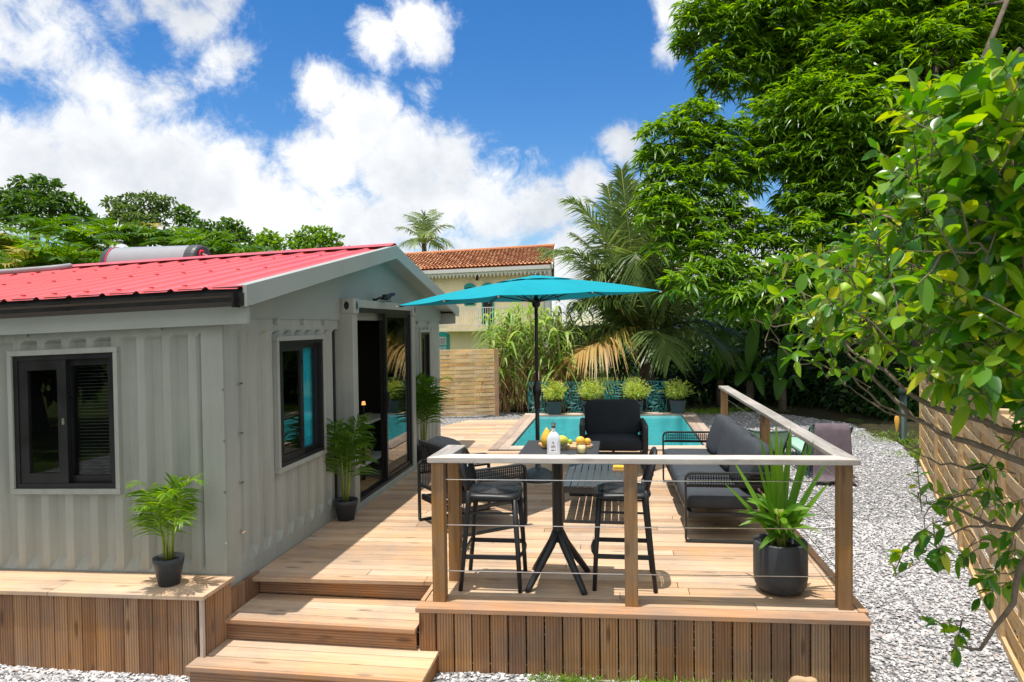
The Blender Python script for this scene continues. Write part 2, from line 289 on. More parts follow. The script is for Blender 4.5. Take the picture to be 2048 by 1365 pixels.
# ------------------------------------------------------------------ mesh helpers
def root_loc(o):
    while o.parent: o = o.parent
    return o.location
def link(name, me, mat, parent, smooth):
    me.materials.append(mat)
    if smooth: me.polygons.foreach_set('use_smooth', [True]*len(me.polygons))
    o = bpy.data.objects.new(name, me); COL.objects.link(o)
    if parent: o.parent = parent
    return o
class MB:
    def __init__(s): s.v, s.f = [], []
    def add(s, vs, fs, mtx=None):
        k = len(s.v)
        s.v += [tuple(mtx @ Vector(v)) if mtx else tuple(v) for v in vs]
        s.f += [tuple(i+k for i in f) for f in fs]; return s
    def box(s, c, d, mtx=None):
        x, y, z = c; a, b, h = d[0]/2, d[1]/2, d[2]/2
        vs = [(x+i*a, y+j*b, z+k*h) for k in (-1, 1) for j in (-1, 1) for i in (-1, 1)]
        return s.add(vs, [(0,2,3,1),(4,5,7,6),(0,1,5,4),(1,3,7,5),(3,2,6,7),(2,0,4,6)], mtx)
    def hexa(s, lo, hi):                 # 4 bottom and 4 top corners in turn
        return s.add(list(lo)+list(hi), [(3,2,1,0),(4,5,6,7),(0,1,5,4),(1,2,6,5),(2,3,7,6),(3,0,4,7)])
    def bar(s, p, q, wd, ht, up=(0,0,1)):
        p, q = Vector(p), Vector(q); d = (q-p).normalized(); sd = d.cross(Vector(up)).normalized(); u = sd.cross(d)
        a, b = sd*wd/2, u*ht/2
        return s.add([p-a-b, p+a-b, p+a+b, p-a+b, q-a-b, q+a-b, q+a+b, q-a+b], [(3,2,1,0),(4,5,6,7),(0,1,5,4),(1,2,6,5),(2,3,7,6),(3,0,4,7)])
    def tube(s, pts, r, n=8, cap=True, closed=False):
        pts = [Vector(p) for p in pts]; m_ = len(pts); rs = r if isinstance(r, (list, tuple)) else [r]*m_
        ref = None; vs = []
        for i, p in enumerate(pts):
            a = pts[(i-1) % m_] if (i > 0 or closed) else p; b = pts[(i+1) % m_] if (i < m_-1 or closed) else p
            d = (b-a).normalized()
            if ref is None:
                ref = Vector((0,0,1)) if abs(d.z) < .9 else Vector((1,0,0))
            x = d.cross(ref).normalized(); y = x.cross(d).normalized(); ref = y
            for k in range(n):
                t_ = 2*math.pi*k/n; vs.append(p+(x*math.cos(t_)+y*math.sin(t_))*rs[i])
        fs = []
        for i in range(m_ if closed else m_-1):
            j = (i+1) % m_
            for k in range(n): fs.append((i*n+k, i*n+(k+1) % n, j*n+(k+1) % n, j*n+k))
        if cap and not closed: fs += [tuple(range(n))[::-1], tuple((m_-1)*n+k for k in range(n))]
        return s.add(vs, fs)
    def lathe(s, prof, n=24, mtx=None):
        vs, fs = [], []
        for (r, z) in prof:
            for k in range(n): vs.append((r*math.cos(2*math.pi*k/n), r*math.sin(2*math.pi*k/n), z))
        for i in range(len(prof)-1):
            for k in range(n): fs.append((i*n+k, i*n+(k+1) % n, (i+1)*n+(k+1) % n, (i+1)*n+k))
        return s.add(vs, fs, mtx)
    def sell(s, c, r, e1=.4, e2=.4, mtx=None, nu=20, nv=10, f=None):   # superellipsoid: cushions, seats, fruit
        sg = lambda x, e: math.copysign(abs(x)**e, x)
        vs = []
        for i in range(nv+1):
            ph = -math.pi/2+math.pi*i/nv
            for k in range(nu):
                th = 2*math.pi*k/nu
                v = Vector((r[0]*sg(math.cos(ph), e1)*sg(math.cos(th), e2), r[1]*sg(math.cos(ph), e1)*sg(math.sin(th), e2), r[2]*sg(math.sin(ph), e1)))
                if f: v = f(v)
                vs.append(v+Vector(c))
        fs = [(i*nu+k, i*nu+(k+1) % nu, (i+1)*nu+(k+1) % nu, (i+1)*nu+k) for i in range(nv) for k in range(nu)]
        return s.add(vs, fs, mtx)
    def prism(s, poly, h, mtx=None):     # outline in xy, thickness along z
        n = len(poly)
        return s.add([(x, y, 0) for x, y in poly]+[(x, y, h) for x, y in poly], [tuple(range(n))[::-1], tuple(range(n, 2*n))]+[(i, (i+1) % n, n+(i+1) % n, n+i) for i in range(n)], mtx)
    def build(s, name, mat, parent=None, smooth=False, bevel=0, local=False):
        off = Vector((0,0,0)) if (local or not parent) else root_loc(parent)
        me = bpy.data.meshes.new(name); me.from_pydata([(v[0]-off[0], v[1]-off[1], v[2]-off[2]) for v in s.v], [], s.f); me.update()
        o = link(name, me, mat, parent, smooth)
        if bevel:
            b = o.modifiers.new('bevel', 'BEVEL'); b.width = bevel; b.segments = 2; b.limit_method = 'ANGLE'
        return o
def nmesh(name, V, F, mat, parent=None, smooth=False, local=False):     # numpy arrays of vertices and quads
    if parent and not local: V = V-np.array(root_loc(parent))
    me = bpy.data.meshes.new(name)
    me.vertices.add(len(V)); me.vertices.foreach_set('co', V.astype(np.float32).ravel())
    k = F.shape[1]
    me.loops.add(F.size); me.loops.foreach_set('vertex_index', F.astype(np.int32).ravel())
    me.polygons.add(len(F)); me.polygons.foreach_set('loop_start', np.arange(0, F.size, k, dtype=np.int32))
    me.update(calc_edges=True)
    return link(name, me, mat, parent, smooth)
def thing(name, loc, label, cat, group=None, rz=0):
    o = bpy.data.objects.new(name, None); COL.objects.link(o); o.location = loc; o.rotation_euler = (0, 0, rz); o.empty_display_size = .1
    o['label'] = label; o['category'] = cat
    if group: o['group'] = group
    return o
def tag(o, label, cat, group=None):
    o['label'] = label; o['category'] = cat
    if group: o['group'] = group
    return o
def struct(o): o['kind'] = 'structure'; return o
KIDS = {}
def copy_tree(o, parent=None):
    c = o.copy(); COL.objects.link(c)
    if parent: c.parent = parent
    for ch in list(o.children): copy_tree(ch, c)
    return c
def clone(o, loc, rz, label):
    c = copy_tree(o); c.location = loc; c.rotation_euler = (0, 0, rz); c['label'] = label; return c

# leaves: N strips, each bent along its length; returns vertices and quads
PROF = {'lance': [(0, .25), (.35, 1), (.7, .75), (1, .04)], 'strip': [(0, .7), (.5, 1), (1, .05)], 'oval': [(0, .15), (.25, .85), (.5, 1), (.78, .72), (1, .05)],
        'cane': [(0, .8), (.25, 1), (.5, .9), (.75, .65), (1, .05)], 'banana': [(0, .2), (.12, .85), (.35, 1), (.6, 1), (.82, .8), (1, .1)], 'card': [(0, .5), (.5, 1), (1, .3)]}
def unit(a): return a/np.maximum(np.linalg.norm(a, axis=1, keepdims=True), 1e-9)
def leaves(P, D, U, L, W, droop=0., prof='lance', fold=0.):
    P = np.asarray(P, float); n = len(P); D = unit(np.asarray(D, float)); U = np.asarray(U, float)
    L = np.broadcast_to(np.asarray(L, float), (n,)); W = np.broadcast_to(np.asarray(W, float), (n,)); droop = np.broadcast_to(np.asarray(droop, float), (n,))
    S = np.cross(D, U); bad = np.linalg.norm(S, axis=1) < 1e-3; S[bad] = np.cross(D[bad], [1., .3, .2]); S = unit(S); Nn = np.cross(S, D)
    st = PROF[prof]; c = 3 if fold else 2; rows = []
    for t, wv in st:
        C = P+D*(L*t)[:, None]; C = C-np.array([0, 0, 1.])*(droop*L*t*t)[:, None]
        h = (W*wv*.5)[:, None]
        if fold: rows += [C-S*h+Nn*h*fold, C, C+S*h+Nn*h*fold]
        else: rows += [C-S*h, C+S*h]
    V = np.stack(rows, 1); k = len(st)*c
    f = []
    for i in range(len(st)-1):
        for j in range(c-1): f.append((i*c+j, i*c+j+1, (i+1)*c+j+1, (i+1)*c+j))
    F = (np.array(f)[None]+(np.arange(n)*k)[:, None, None]).reshape(-1, 4)
    return V.reshape(-1, 3), F
def cat(parts):
    Vs, Fs, k = [], [], 0
    for V, F in parts: Vs.append(V); Fs.append(F+k); k += len(V)
    return np.concatenate(Vs), np.concatenate(Fs)
def rdir(n):
    return unit(RNG.normal(size=(n, 3)))

# ------------------------------------------------------------------ the ground
def zg(y): return -.45+.38*min(max((y-5)/9, 0), 1)
def sk(x, y): return y+(x+1.3)*(.05+.0065*(y-4.6))       # the terrace fans out a little towards the pool
PX0, PX1, PY0, PY1 = -1.66, 1.33, 10.83, 14.55           # pool water
def inside_pool(x, y, g=.12): return PX0-g < x < PX1+g and sk(x, PY0)-g < y < sk(x, PY1)+g
def in_poly(x, y, poly):
    c = False; n = len(poly)
    for i in range(n):
        x1, y1 = poly[i]; x2, y2 = poly[i-1]
        if (y1 > y) != (y2 > y) and x < (x2-x1)*(y-y1)/(y2-y1)+x1: c = not c
    return c
GRAVEL = [(-9.5, -3), (4.5, -3), (3.4, 5), (3.9, 8), (4.28, 10.7), (4.62, 12.4), (4.4, 14.05), (3.8, 15.25), (2.7, 16), (1.7, 15.8), (.2, 15.5), (-1.2, 15.35), (-2.6, 15.7), (-4.5, 15.6), (-5.2, 13), (-9.5, 13)]
def grid_ground(xs, ys, dz, keep):
    mb = MB(); idx = {}
    def vid(i, j):
        if (i, j) not in idx: idx[(i, j)] = len(mb.v); mb.v.append((xs[i], ys[j], zg(ys[j])+dz(xs[i], ys[j])))
        return idx[(i, j)]
    for i in range(len(xs)-1):
        for j in range(len(ys)-1):
            if keep((xs[i]+xs[i+1])/2, (ys[j]+ys[j+1])/2): mb.f.append((vid(i, j), vid(i+1, j), vid(i+1, j+1), vid(i, j+1)))
    return mb
def lin(a, b, n): return [a+(b-a)*i/n for i in range(n+1)]
xs = [-400, -150, -60, -30, -18, -12]+lin(-9, 9, 60)+[12, 18, 30, 60, 150, 400]
ys = [-100, -30, -10, -4]+lin(-2, 18, 66)+[20, 24, 30, 40, 60, 120, 300, 900]
struct(grid_ground(xs, ys, lambda x, y: -.03, lambda x, y: not inside_pool(x, y, .3)).build('ground', M['lawn']))
gx, gy = lin(-9.5, 5, 145), lin(-3, 16.2, 192)
struct(grid_ground(gx, gy, lambda x, y: .012*math.sin(3.1*x+1)*math.sin(2.3*y), lambda x, y: in_poly(x, y, GRAVEL) and not inside_pool(x, y, .2)).build('gravel', M['gravel'], smooth=True))

sx, sy = lin(-4.5, 16, 62), lin(9, 30, 60)
struct(grid_ground(sx, sy, lambda x, y: -.015+.02*math.sin(3*x)*math.sin(2*y), lambda x, y: not in_poly(x, y, GRAVEL) and (x > 4.0 or (y > 14.8 and (x > 1.2 or y < 17.5)))).build('soil', plain('leaf_litter_soil', (.035, .032, .016), .95, .1, var=.5, scale=9, bump=.8, bscale=30)))
# loose stones lying in the gravel bed
def scatter_stones():
    P = []
    def fill(n, x0, x1, y0, y1, avoid):
        c = 0
        while c < n:
            x = random.uniform(x0, x1); y = y0+(y1-y0)*random.random()
            if not in_poly(x, y, GRAVEL) or avoid(x, y): continue
            P.append((x, y, zg(y)+.012*math.sin(3.1*x+1)*math.sin(2.3*y))); c += 1
    deckzone = lambda x, y: (x < 1.62 and y > sk(x, 4.55)) or inside_pool(x, y, .35)
    fill(24000, 1.3, 4.3, 4.5, 8.2, deckzone); fill(11000, 1.5, 4.7, 8.2, 12, deckzone); fill(4000, 1.5, 4.6, 12, 16, deckzone)
    fill(5000, -1.5, 1.7, 4.05, 4.75, deckzone)
    fill(6000, -5.2, -2.3, 3.85, 4.34, lambda x, y: False)
    P = np.array(P); n = len(P)
    o = np.array([[1,0,0],[0,1,0],[-1,0,0],[0,-1,0],[0,0,.75],[0,0,-.6],[.62,.62,.45],[-.62,.6,.42],[-.6,-.62,.4],[.62,-.6,.45]])
    F0 = np.array([[0,6,4],[6,1,4],[1,7,4],[7,2,4],[2,8,4],[8,3,4],[3,9,4],[9,0,4],[1,6,0],[2,7,1],[3,8,2],[0,9,3]])
    s = (.0065+.0155*RNG.random(n)**1.6)[:, None]*np.array([1, .75, .62])*RNG.uniform(.75, 1.25, (n, 3))
    a = RNG.uniform(0, 6.28, n); t = RNG.uniform(-.6, .6, n)
    V = o[None]*s[:, None]*RNG.uniform(.8, 1.2, (n, 10, 1))
    y2 = V[..., 1]*np.cos(t)[:, None]-V[..., 2]*np.sin(t)[:, None]; z2 = V[..., 1]*np.sin(t)[:, None]+V[..., 2]*np.cos(t)[:, None]
    x3 = V[..., 0]*np.cos(a)[:, None]-y2*np.sin(a)[:, None]; y3 = V[..., 0]*np.sin(a)[:, None]+y2*np.cos(a)[:, None]
    V = np.stack([x3, y3, z2], -1)+P[:, None]+np.array([0, 0, .006])
    F = F0[None]+(np.arange(n)*10)[:, None, None]
    o = nmesh('gravel_stones', V.reshape(-1, 3), F.reshape(-1, 3), M['gstone']); o['kind'] = 'stuff'; tag(o, 'loose pale grey gravel stones strewn around the deck', 'gravel')
scatter_stones()

# ------------------------------------------------------------------ pool
pool = thing('swimming_pool', (0, 12.7, 0), 'small rectangular turquoise pool with a pale wooden coping', 'pool')
q = [(PX0, sk(PX0, PY0)), (PX1, sk(PX1, PY0)), (PX1, sk(PX1, PY1)), (PX0, sk(PX0, PY1))]
mb = MB(); zb = -1.25
for i in range(4):
    a, b = q[i], q[(i+1) % 4]; mb.add([(*a, zb), (*b, zb), (*b, -.02), (*a, -.02)], [(3, 2, 1, 0)])
mb.add([(*a, zb) for a in q], [(0, 1, 2, 3)]); mb.build('basin', M['liner'], pool)
mb = MB(); x0 = .55
mb.hexa([(x0, sk(x0, PY0)+.01, zb), (PX1-.01, sk(PX1, PY0)+.01, zb), (PX1-.01, sk(PX1, PY0)+.55, zb), (x0, sk(x0, PY0)+.55, zb)], [(x0, sk(x0, PY0)+.01, -.45), (PX1-.01, sk(PX1, PY0)+.01, -.45), (PX1-.01, sk(PX1, PY0)+.55, -.45), (x0, sk(x0, PY0)+.55, -.45)])
mb.build('step', M['liner'], pool)
struct(MB().add([(*a, -.075) for a in q], [(0, 1, 2, 3)]).build('water', M['water']))
def skbox(mb, x0, x1, y0, y1, z0, z1, sx0=None, sx1=None):
    mb.hexa([(x0, sk(x0, y0), z0), (x1, sk(x1, y0), z0), (x1, sk(x1, y1), z0), (x0, sk(x0, y1), z0)], [(x0, sk(x0, y0), z1), (x1, sk(x1, y0), z1), (x1, sk(x1, y1), z1), (x0, sk(x0, y1), z1)])
for e0 in (PX0-.28, PX1):
    mb = MB()
    for k in range(2): skbox(mb, e0+.142*k, e0+.138+.142*k, PY0-.33, PY1+.02, -.05, .014)
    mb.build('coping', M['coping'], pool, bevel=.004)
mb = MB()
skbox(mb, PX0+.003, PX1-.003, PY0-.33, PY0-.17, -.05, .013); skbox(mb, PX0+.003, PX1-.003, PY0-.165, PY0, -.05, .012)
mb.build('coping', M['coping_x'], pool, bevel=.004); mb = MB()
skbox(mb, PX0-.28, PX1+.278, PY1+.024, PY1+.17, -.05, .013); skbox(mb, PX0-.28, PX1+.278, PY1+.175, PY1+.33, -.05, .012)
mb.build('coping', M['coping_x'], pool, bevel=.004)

# ------------------------------------------------------------------ timber deck
deck = thing('timber_deck', (0, 7.5, 0), 'raised pine terrace with its front clad in upright ribbed boards', 'deck')
mb = MB(); y = 4.66; pitch = .118; row = 0
HX = -2.79
while y < 13.95:
    yc = y+pitch/2
    xl = -1.325 if yc < 5.06 else (HX if yc < 10.95 else (-3.35 if yc < 13 else -3.35+(yc-13)*.42))
    xr = 1.55 if yc < 10.47 else PX0-.285
    cuts = [xl]; x = xl+random.uniform(.6, 2.6)
    while x < xr-.3: cuts.append(x); x += random.uniform(1.8, 3.2)
    cuts.append(xr)
    for a, b in zip(cuts, cuts[1:]):
        dz = random.uniform(-.0012, .0012)
        skbox(mb, a+.002, b-.002, y+.003, y+pitch-.003, -.03, dz)
    y += pitch; row += 1
mb.build('deck_boards', M['deck'], deck, bevel=.003)
mb = MB()
skbox(mb, -1.36, 1.58, 4.53, 4.655, -.032, .001)                         # front nosing
mb.build('edge_board', M['edge'], deck, bevel=.004)
mb = MB(); skbox(mb, HX+.02, -1.362, 5.035, 5.062, -.032, .0015); mb.build('edge_board', M['edge'], deck, bevel=.003)
mb = MB()
mb.hexa([(1.553, 4.81, -.032), (1.61, 4.81, -.032), (1.61, 10.8, -.032), (1.553, 10.8, -.032)], [(1.553, 4.81, .002), (1.61, 4.81, .002), (1.61, 10.8, .002), (1.553, 10.8, .002)])
mb.hexa([(-1.36, 4.66, -.032), (-1.33, 4.66, -.032), (-1.33, 5.06, -.032), (-1.36, 5.06, -.032)], [(-1.36, 4.66, .002), (-1.33, 4.66, .002), (-1.33, 5.06, .002), (-1.36, 5.06, .002)])
mb.build('edge_board', M['edge'], deck, bevel=.003)
mb = MB(); x = -1.345
while x < 1.55:
    w_ = min(.118, 1.565-x); dy = random.uniform(0, .004)
    mb.hexa([(x+.003, sk(x, 4.555)+dy, -.56), (x+w_-.003, sk(x+w_, 4.555)+dy, -.56), (x+w_-.003, sk(x+w_, 4.58)+dy, -.56), (x+.003, sk(x, 4.58)+dy, -.56)],
            [(x+.003, sk(x, 4.555)+dy, -.034), (x+w_-.003, sk(x+w_, 4.555)+dy, -.034), (x+w_-.003, sk(x+w_, 4.58)+dy, -.034), (x+.003, sk(x, 4.58)+dy, -.034)])
    x += .122
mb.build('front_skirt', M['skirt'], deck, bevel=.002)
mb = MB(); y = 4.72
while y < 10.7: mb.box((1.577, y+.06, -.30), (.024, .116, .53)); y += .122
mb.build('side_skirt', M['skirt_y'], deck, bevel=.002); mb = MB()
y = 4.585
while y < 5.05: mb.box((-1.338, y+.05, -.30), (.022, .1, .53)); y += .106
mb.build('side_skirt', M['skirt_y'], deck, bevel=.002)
# steps
steps = thing('deck_steps', (-2.05, 4.6, -.45), 'three pine steps climbing from the gravel beside the container wall', 'steps')
def tread(x0, x1, ya, yb, z, n):
    mb = MB(); h = (yb-ya)/n
    for k in range(n): mb.box(((x0+x1)/2, ya+h*(k+.5), z-.014), (x1-x0, h-.006, .028))
    mb.build('tread', M['deck'], steps, bevel=.003)
    e = MB(); e.box(((x0+x1)/2, ya-.013, z-.015), (x1-x0, .024, .031)); e.build('nosing', M['edge'], steps, bevel=.004)
tread(-2.755, -1.365, 4.56, 5.03, -.15, 4)
tread(-2.80, -1.21, 4.17, 4.60, -.30, 3)
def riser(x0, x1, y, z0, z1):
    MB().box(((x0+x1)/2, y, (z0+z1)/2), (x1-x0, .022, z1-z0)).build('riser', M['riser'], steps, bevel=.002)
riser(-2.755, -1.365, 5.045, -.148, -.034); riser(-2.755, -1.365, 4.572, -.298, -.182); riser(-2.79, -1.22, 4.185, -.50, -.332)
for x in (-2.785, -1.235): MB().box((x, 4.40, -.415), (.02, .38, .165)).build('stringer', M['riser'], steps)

# plinth along the container
pl = thing('timber_plinth', (-5.5, 4.45, -.45), 'low timber ledge with upright ribbed skirt under the container wall', 'ledge')
mb = MB()
for a, b in ((-8.9, -6.3), (-6.297, -3.9), (-3.897, -2.735)): mb.box(((a+b)/2, 4.355, .105), (b-a, .192, .03))
for a, b in ((-8.9, -5.2), (-5.197, -2.735)): mb.box(((a+b)/2, 4.557, .105), (b-a, .2, .03))
mb.build('ledge_boards', M['deck'], pl, bevel=.004)
mb = MB(); x = -8.9
while x < -2.8:
    w_ = min(.107, -2.79-x); mb.box((x+w_/2, 4.29+random.uniform(0, .003), -.225), (w_-.005, .024, .625)); x += .107
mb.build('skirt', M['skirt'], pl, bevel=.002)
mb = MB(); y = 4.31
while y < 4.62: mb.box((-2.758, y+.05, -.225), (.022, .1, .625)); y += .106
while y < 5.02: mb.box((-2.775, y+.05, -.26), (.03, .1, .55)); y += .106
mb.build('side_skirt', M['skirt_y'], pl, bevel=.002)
MB().box((-2.765, 4.29, -.19), (.022, .03, .55)).build('corner_strip', plain('pale_batten', (.55, .46, .38), .7), pl)

# ------------------------------------------------------------------ container house
house = thing('container_house', (-5.6, 7.8, 0), 'grey container house with corrugated walls and a red sheet roof', 'house')
GX, FY, BY, LX = -2.80, 4.67, 10.86, -8.8
def corr_depth(u, P=.205):
    t = (u/P) % 1.0
    if t < .30: return 0
    if t < .48: return (t-.30)/.18
    if t < .82: return 1
    return 1-(t-.82)/.18
def corr(mb, mp, u0, u1, z0, z1, tb=0, tt=0, dep=.046, P=.205):
    us = [u0, u1]; k = math.floor(u0/P)-1
    while k*P < u1+P:
        for t in (0, .30, .48, .82):
            u = (k+t)*P
            if u0 < u < u1: us.append(u)
        k += 1
    us = sorted(us); rows = [(z0, 0 if tb else 1)]
    if tb: rows.append((z0+tb, 1))
    if tt: rows.append((z1-tt, 1))
    rows.append((z1, 0 if tt else 1))
    vs = [mp(u, corr_depth(u, P)*dep*a, z) for z, a in rows for u in us]; n = len(us)
    mb.add(vs, [(i*n+j, i*n+j+1, (i+1)*n+j+1, (i+1)*n+j) for i in range(len(rows)-1) for j in range(n-1)])
front = lambda u, d, z: (u, FY+d, z)
side = lambda u, d, z: (GX-d, u, z)
mb = MB()
WX0, WX1, WZ0, WZ1 = -4.50, -3.655, .75, 1.765
corr(mb, front, LX, WX0-.02, .13, 1.88, .09, .03); corr(mb, front, WX1+.02, -2.97, .13, 1.88, .09, .03)
corr(mb, front, WX0-.02, WX1+.02, .13, WZ0-.02, .09, 0); corr(mb, front, WX0-.02, WX1+.02, WZ1+.02, 1.88, 0, .03)
mb.box(((LX-2.97)/2, FY+.04, .06), (LX+2.97 if False else 5.83, .08, .14)); mb.box(((LX-2.97)/2, FY+.03, 1.945), (5.83, .06, .13))
mb.box((-2.885, FY+.05, .99), (.17, .11, 1.99))
mb.box((LX, 7.77, 1.0), (.05, 6.1, 2.0)); mb.box((-5.8, BY, 1.0), (6.0, .05, 2.0))
mb.build('front_wall', M['steel'], house)
mb = MB(); mb2 = MB()
GW = (5.46, 6.35, .73, 1.79)
corr(mb, side, 4.86, GW[0]-.02, .12, 1.88, .08, .03); corr(mb, side, GW[1]+.02, 6.70, .12, 1.88, .08, .03)
corr(mb, side, GW[0]-.02, GW[1]+.02, .12, GW[2]-.02, .08, 0); corr(mb, side, GW[0]-.02, GW[1]+.02, GW[3]+.02, 1.88, 0, .03)
FW = (9.72, 10.22, .83, 1.81)
corr(mb2, side, 9.02, FW[0]-.02, .12, 1.88, .08, .03); corr(mb2, side, FW[1]+.02, 10.70, .12, 1.88, .08, .03)
corr(mb2, side, FW[0]-.02, FW[1]+.02, .12, FW[2]-.02, .08, 0); corr(mb2, side, FW[0]-.02, FW[1]+.02, FW[3]+.02, 1.88, 0, .03)
for m_, a, b in ((mb, 4.86, 6.78), (mb2, 9.02, 10.70)):
    m_.box((GX-.03, (a+b)/2, .055), (.07, b-a, .13)); m_.box((GX-.03, (a+b)/2, 1.93), (.06, b-a, .10))
mb.box((GX-.045, 4.77, .985), (.10, .18, 2.0)); mb2.box((GX-.045, 10.78, .99), (.10, .16, 1.99))
mb.box((GX-.08, 6.74, 1.0), (.06, .08, 1.9))
mb.build('side_wall', M['steel'], house); mb2.build('side_wall', M['steel'], house)
mb = MB(); zs = (.35, .72, 1.09, 1.46)
for z in zs:
    MB().box((-2.805, FY-.007, z), (.014, .006, .018)).build('bolt', M['chrome'], house)
    MB().tube([(GX+.003, 4.845, z+.03), (GX+.03, 4.845, z+.03)], .010, 6).box((GX+.025, 4.845, z+.03), (.012, .05, .012)).build('bolt', M['chrome'], house)
# gable panel over both wings
EZ, RZ, RY, EY0, EY1 = 2.16, 2.80, 7.90, 4.54, 11.10
def roofz(y): return RZ-(RZ-EZ)*abs(y-RY)/((RY-EY0) if y < RY else (EY1-RY))
mb = MB(); p5 = [(4.62, 1.975), (10.95, 1.975), (10.95, roofz(10.95)-.03), (RY, RZ-.03), (4.62, roofz(4.62)-.03)]
vs = [(GX+.012, a, b) for a, b in p5]+[(GX-.04, a, b) for a, b in p5]
mb.add(vs, [(0, 1, 2, 3, 4), (9, 8, 7, 6, 5)]+[(i, i+5, (i+1) % 5+5, (i+1) % 5) for i in range(5)])
mb.build('gable_panel', M['steel_d'], house)
for yb in (5.45, 5.95, 6.4, 9.6, 10.2): MB().box((GX+.02, yb, 1.95), (.03, .05, .035)).build('clip', M['steel'], house)
for xb in (-3.3, -4.4, -5.6): MB().box((xb, FY-.012, 1.925), (.06, .022, .035)).build('clip', M['steel'], house)
# roof sheets: trapezoid ribs running up the slope
def roof_sheet(name, ye):
    mb = MB(); prof = []; x = -8.95; Pp = .265
    while x < -2.56:
        prof += [(x, 0), (x+.018, .018), (x+.036, .018), (x+.054, 0)]; x += Pp
    prof = [(a, b) for a, b in prof if a < -2.55]+[(-2.545, 0)]
    n = len(prof); vs = []
    for k in range(7):
        t = k/6; yy = ye+(RY-ye)*t; zz = roofz(yy)
        vs += [(a, yy, zz+.02+b) for a, b in prof]
    fs = [(i*n+j, i*n+j+1, (i+1)*n+j+1, (i+1)*n+j) for i in range(6) for j in range(n-1)]
    mb.add(vs, fs if ye < RY else [f[::-1] for f in fs])
    for k in range(int(6.3/Pp)):
        xx = -8.95+Pp*k+.027
        for t in (.05, .40, .75):
            yy = ye+(RY-ye)*t; mb.box((xx, yy, roofz(yy)+.040), (.028, .026, .007))
    return mb.build('roof_sheet', M['red'], house)
roof_sheet('roof_sheet', EY0-.03); roof_sheet('roof_sheet', EY1+.03)
mb = MB()
for s_ in (-1, 1):
    yy = RY+s_*.16; z1_, z0_ = RZ+.075, roofz(yy)+.058
    mb.add([(-8.95, RY, z1_), (-2.545, RY, z1_), (-2.545, yy, z0_), (-8.95, yy, z0_)], [(0, 1, 2, 3) if s_ < 0 else (3, 2, 1, 0)])
mb.build('ridge_cap', M['red'], house)
# charcoal strip painting the shade in the open rib ends, then gutter and fascia
mb = MB(); mb.box((-5.75, EY0+.03, EZ+.012), (6.38, .03, .05)); mb.build('eave_shade_strip', M['charc'], house)
mb = MB()
gp = [(0, 0), (-.05, .0), (-.075, .03), (-.075, .06), (-.09, .075), (-.09, .095), (-.08, .095), (-.08, .08), (-.06, .058), (-.06, .03), (-.045, .014), (0, .014)]
for i in range(len(gp)):
    a, b = gp[i], gp[(i+1) % len(gp)]
    mb.add([(-8.95, EY0+.01+a[0], 2.055+a[1]), (-2.60, EY0+.01+a[0], 2.055+a[1]), (-2.60, EY0+.01+b[0], 2.055+b[1]), (-8.95, EY0+.01+b[0], 2.055+b[1])], [(0, 1, 2, 3)])
mb.box((-2.598, EY0-.033, 2.095), (.014, .092, .10)); mb.box((-2.57, EY0+.02, 2.10), (.05, .10, .09))
mb.build('gutter', M['gutter'], house)
mb = MB(); mb.box((-5.755, EY0+.06, 2.02), (6.39, .04, .17)); mb.build('fascia', M['fascia'], house)
mb = MB(); mb.box((-5.755, 11.0, 2.02), (6.39, .04, .17)); mb.build('fascia', M['fascia'], house)
mb = MB(); mb.box((-2.70, 11.06, 2.11), (.3, .10, .09)); mb.build('gutter', M['gutter'], house)
def barge(ya, yb):
    mb = MB(); za, zb_ = roofz(ya), roofz(yb)
    lo, hi = -.105, .045
    A = [(-2.555, ya, za+lo), (-2.525, ya, za+lo), (-2.525, yb, zb_+lo), (-2.555, yb, zb_+lo)]; B = [(-2.555, ya, za+hi), (-2.525, ya, za+hi), (-2.525, yb, zb_+hi), (-2.555, yb, zb_+hi)]
    mb.hexa(A, B)
    mb.hexa([(-2.60, ya, za+hi-.004), (-2.557, ya, za+hi-.004), (-2.557, yb, zb_+hi-.004), (-2.60, yb, zb_+hi-.004)], [(-2.60, ya, za+hi), (-2.557, ya, za+hi), (-2.557, yb, zb_+hi), (-2.60, yb, zb_+hi)])
    mb.build('barge_board', M['fascia'], house, bevel=.003)
    s = MB(); s.hexa([(GX, ya+.05, za-.06), (-2.558, ya+.05, za-.06), (-2.558, yb, zb_-.06), (GX, yb, zb_-.06)], [(GX, ya+.05, za-.02), (-2.558, ya+.05, za-.02), (-2.558, yb, zb_-.02), (GX, yb, zb_-.02)])
    s.build('soffit', M['steel_d'], house)
barge(EY0-.02, 6.25); barge(6.253, RY); barge(EY1+.02, RY+.003)
# the core frame that carries the glazed door
CX = -2.65
mb = MB()
for a, b in ((6.80, 6.93), (8.89, 9.02)): mb.box(((GX+CX)/2-.03, (a+b)/2, 1.09), (CX-GX+.06, b-a, 2.20))
mb.box(((GX+CX)/2-.03, 7.91, 2.145), (CX-GX+.055, 1.96, .085)); mb.box(((GX+CX)/2-.03, 7.91, .03), (CX-GX+.055, 1.96, .07))
core = mb.build('core_frame', M['steel'], house, bevel=.006)
for y_ in (6.865, 8.955): MB().box((CX-.05, y_, 2.115), (.14, .15, .16)).build('corner_casting', M['steel'], core, bevel=.012)
mb = MB()
def oval(c, nrm, a, b):
    pts = [(math.cos(t*math.pi/8)*a, math.sin(t*math.pi/8)*b) for t in range(16)]
    vs = [(c[0]+p_[0], c[1], c[2]+p_[1]) if nrm == 'y' else (c[0], c[1]+p_[0], c[2]+p_[1]) for p_ in pts]
    mb.add(vs, [tuple(range(16))])
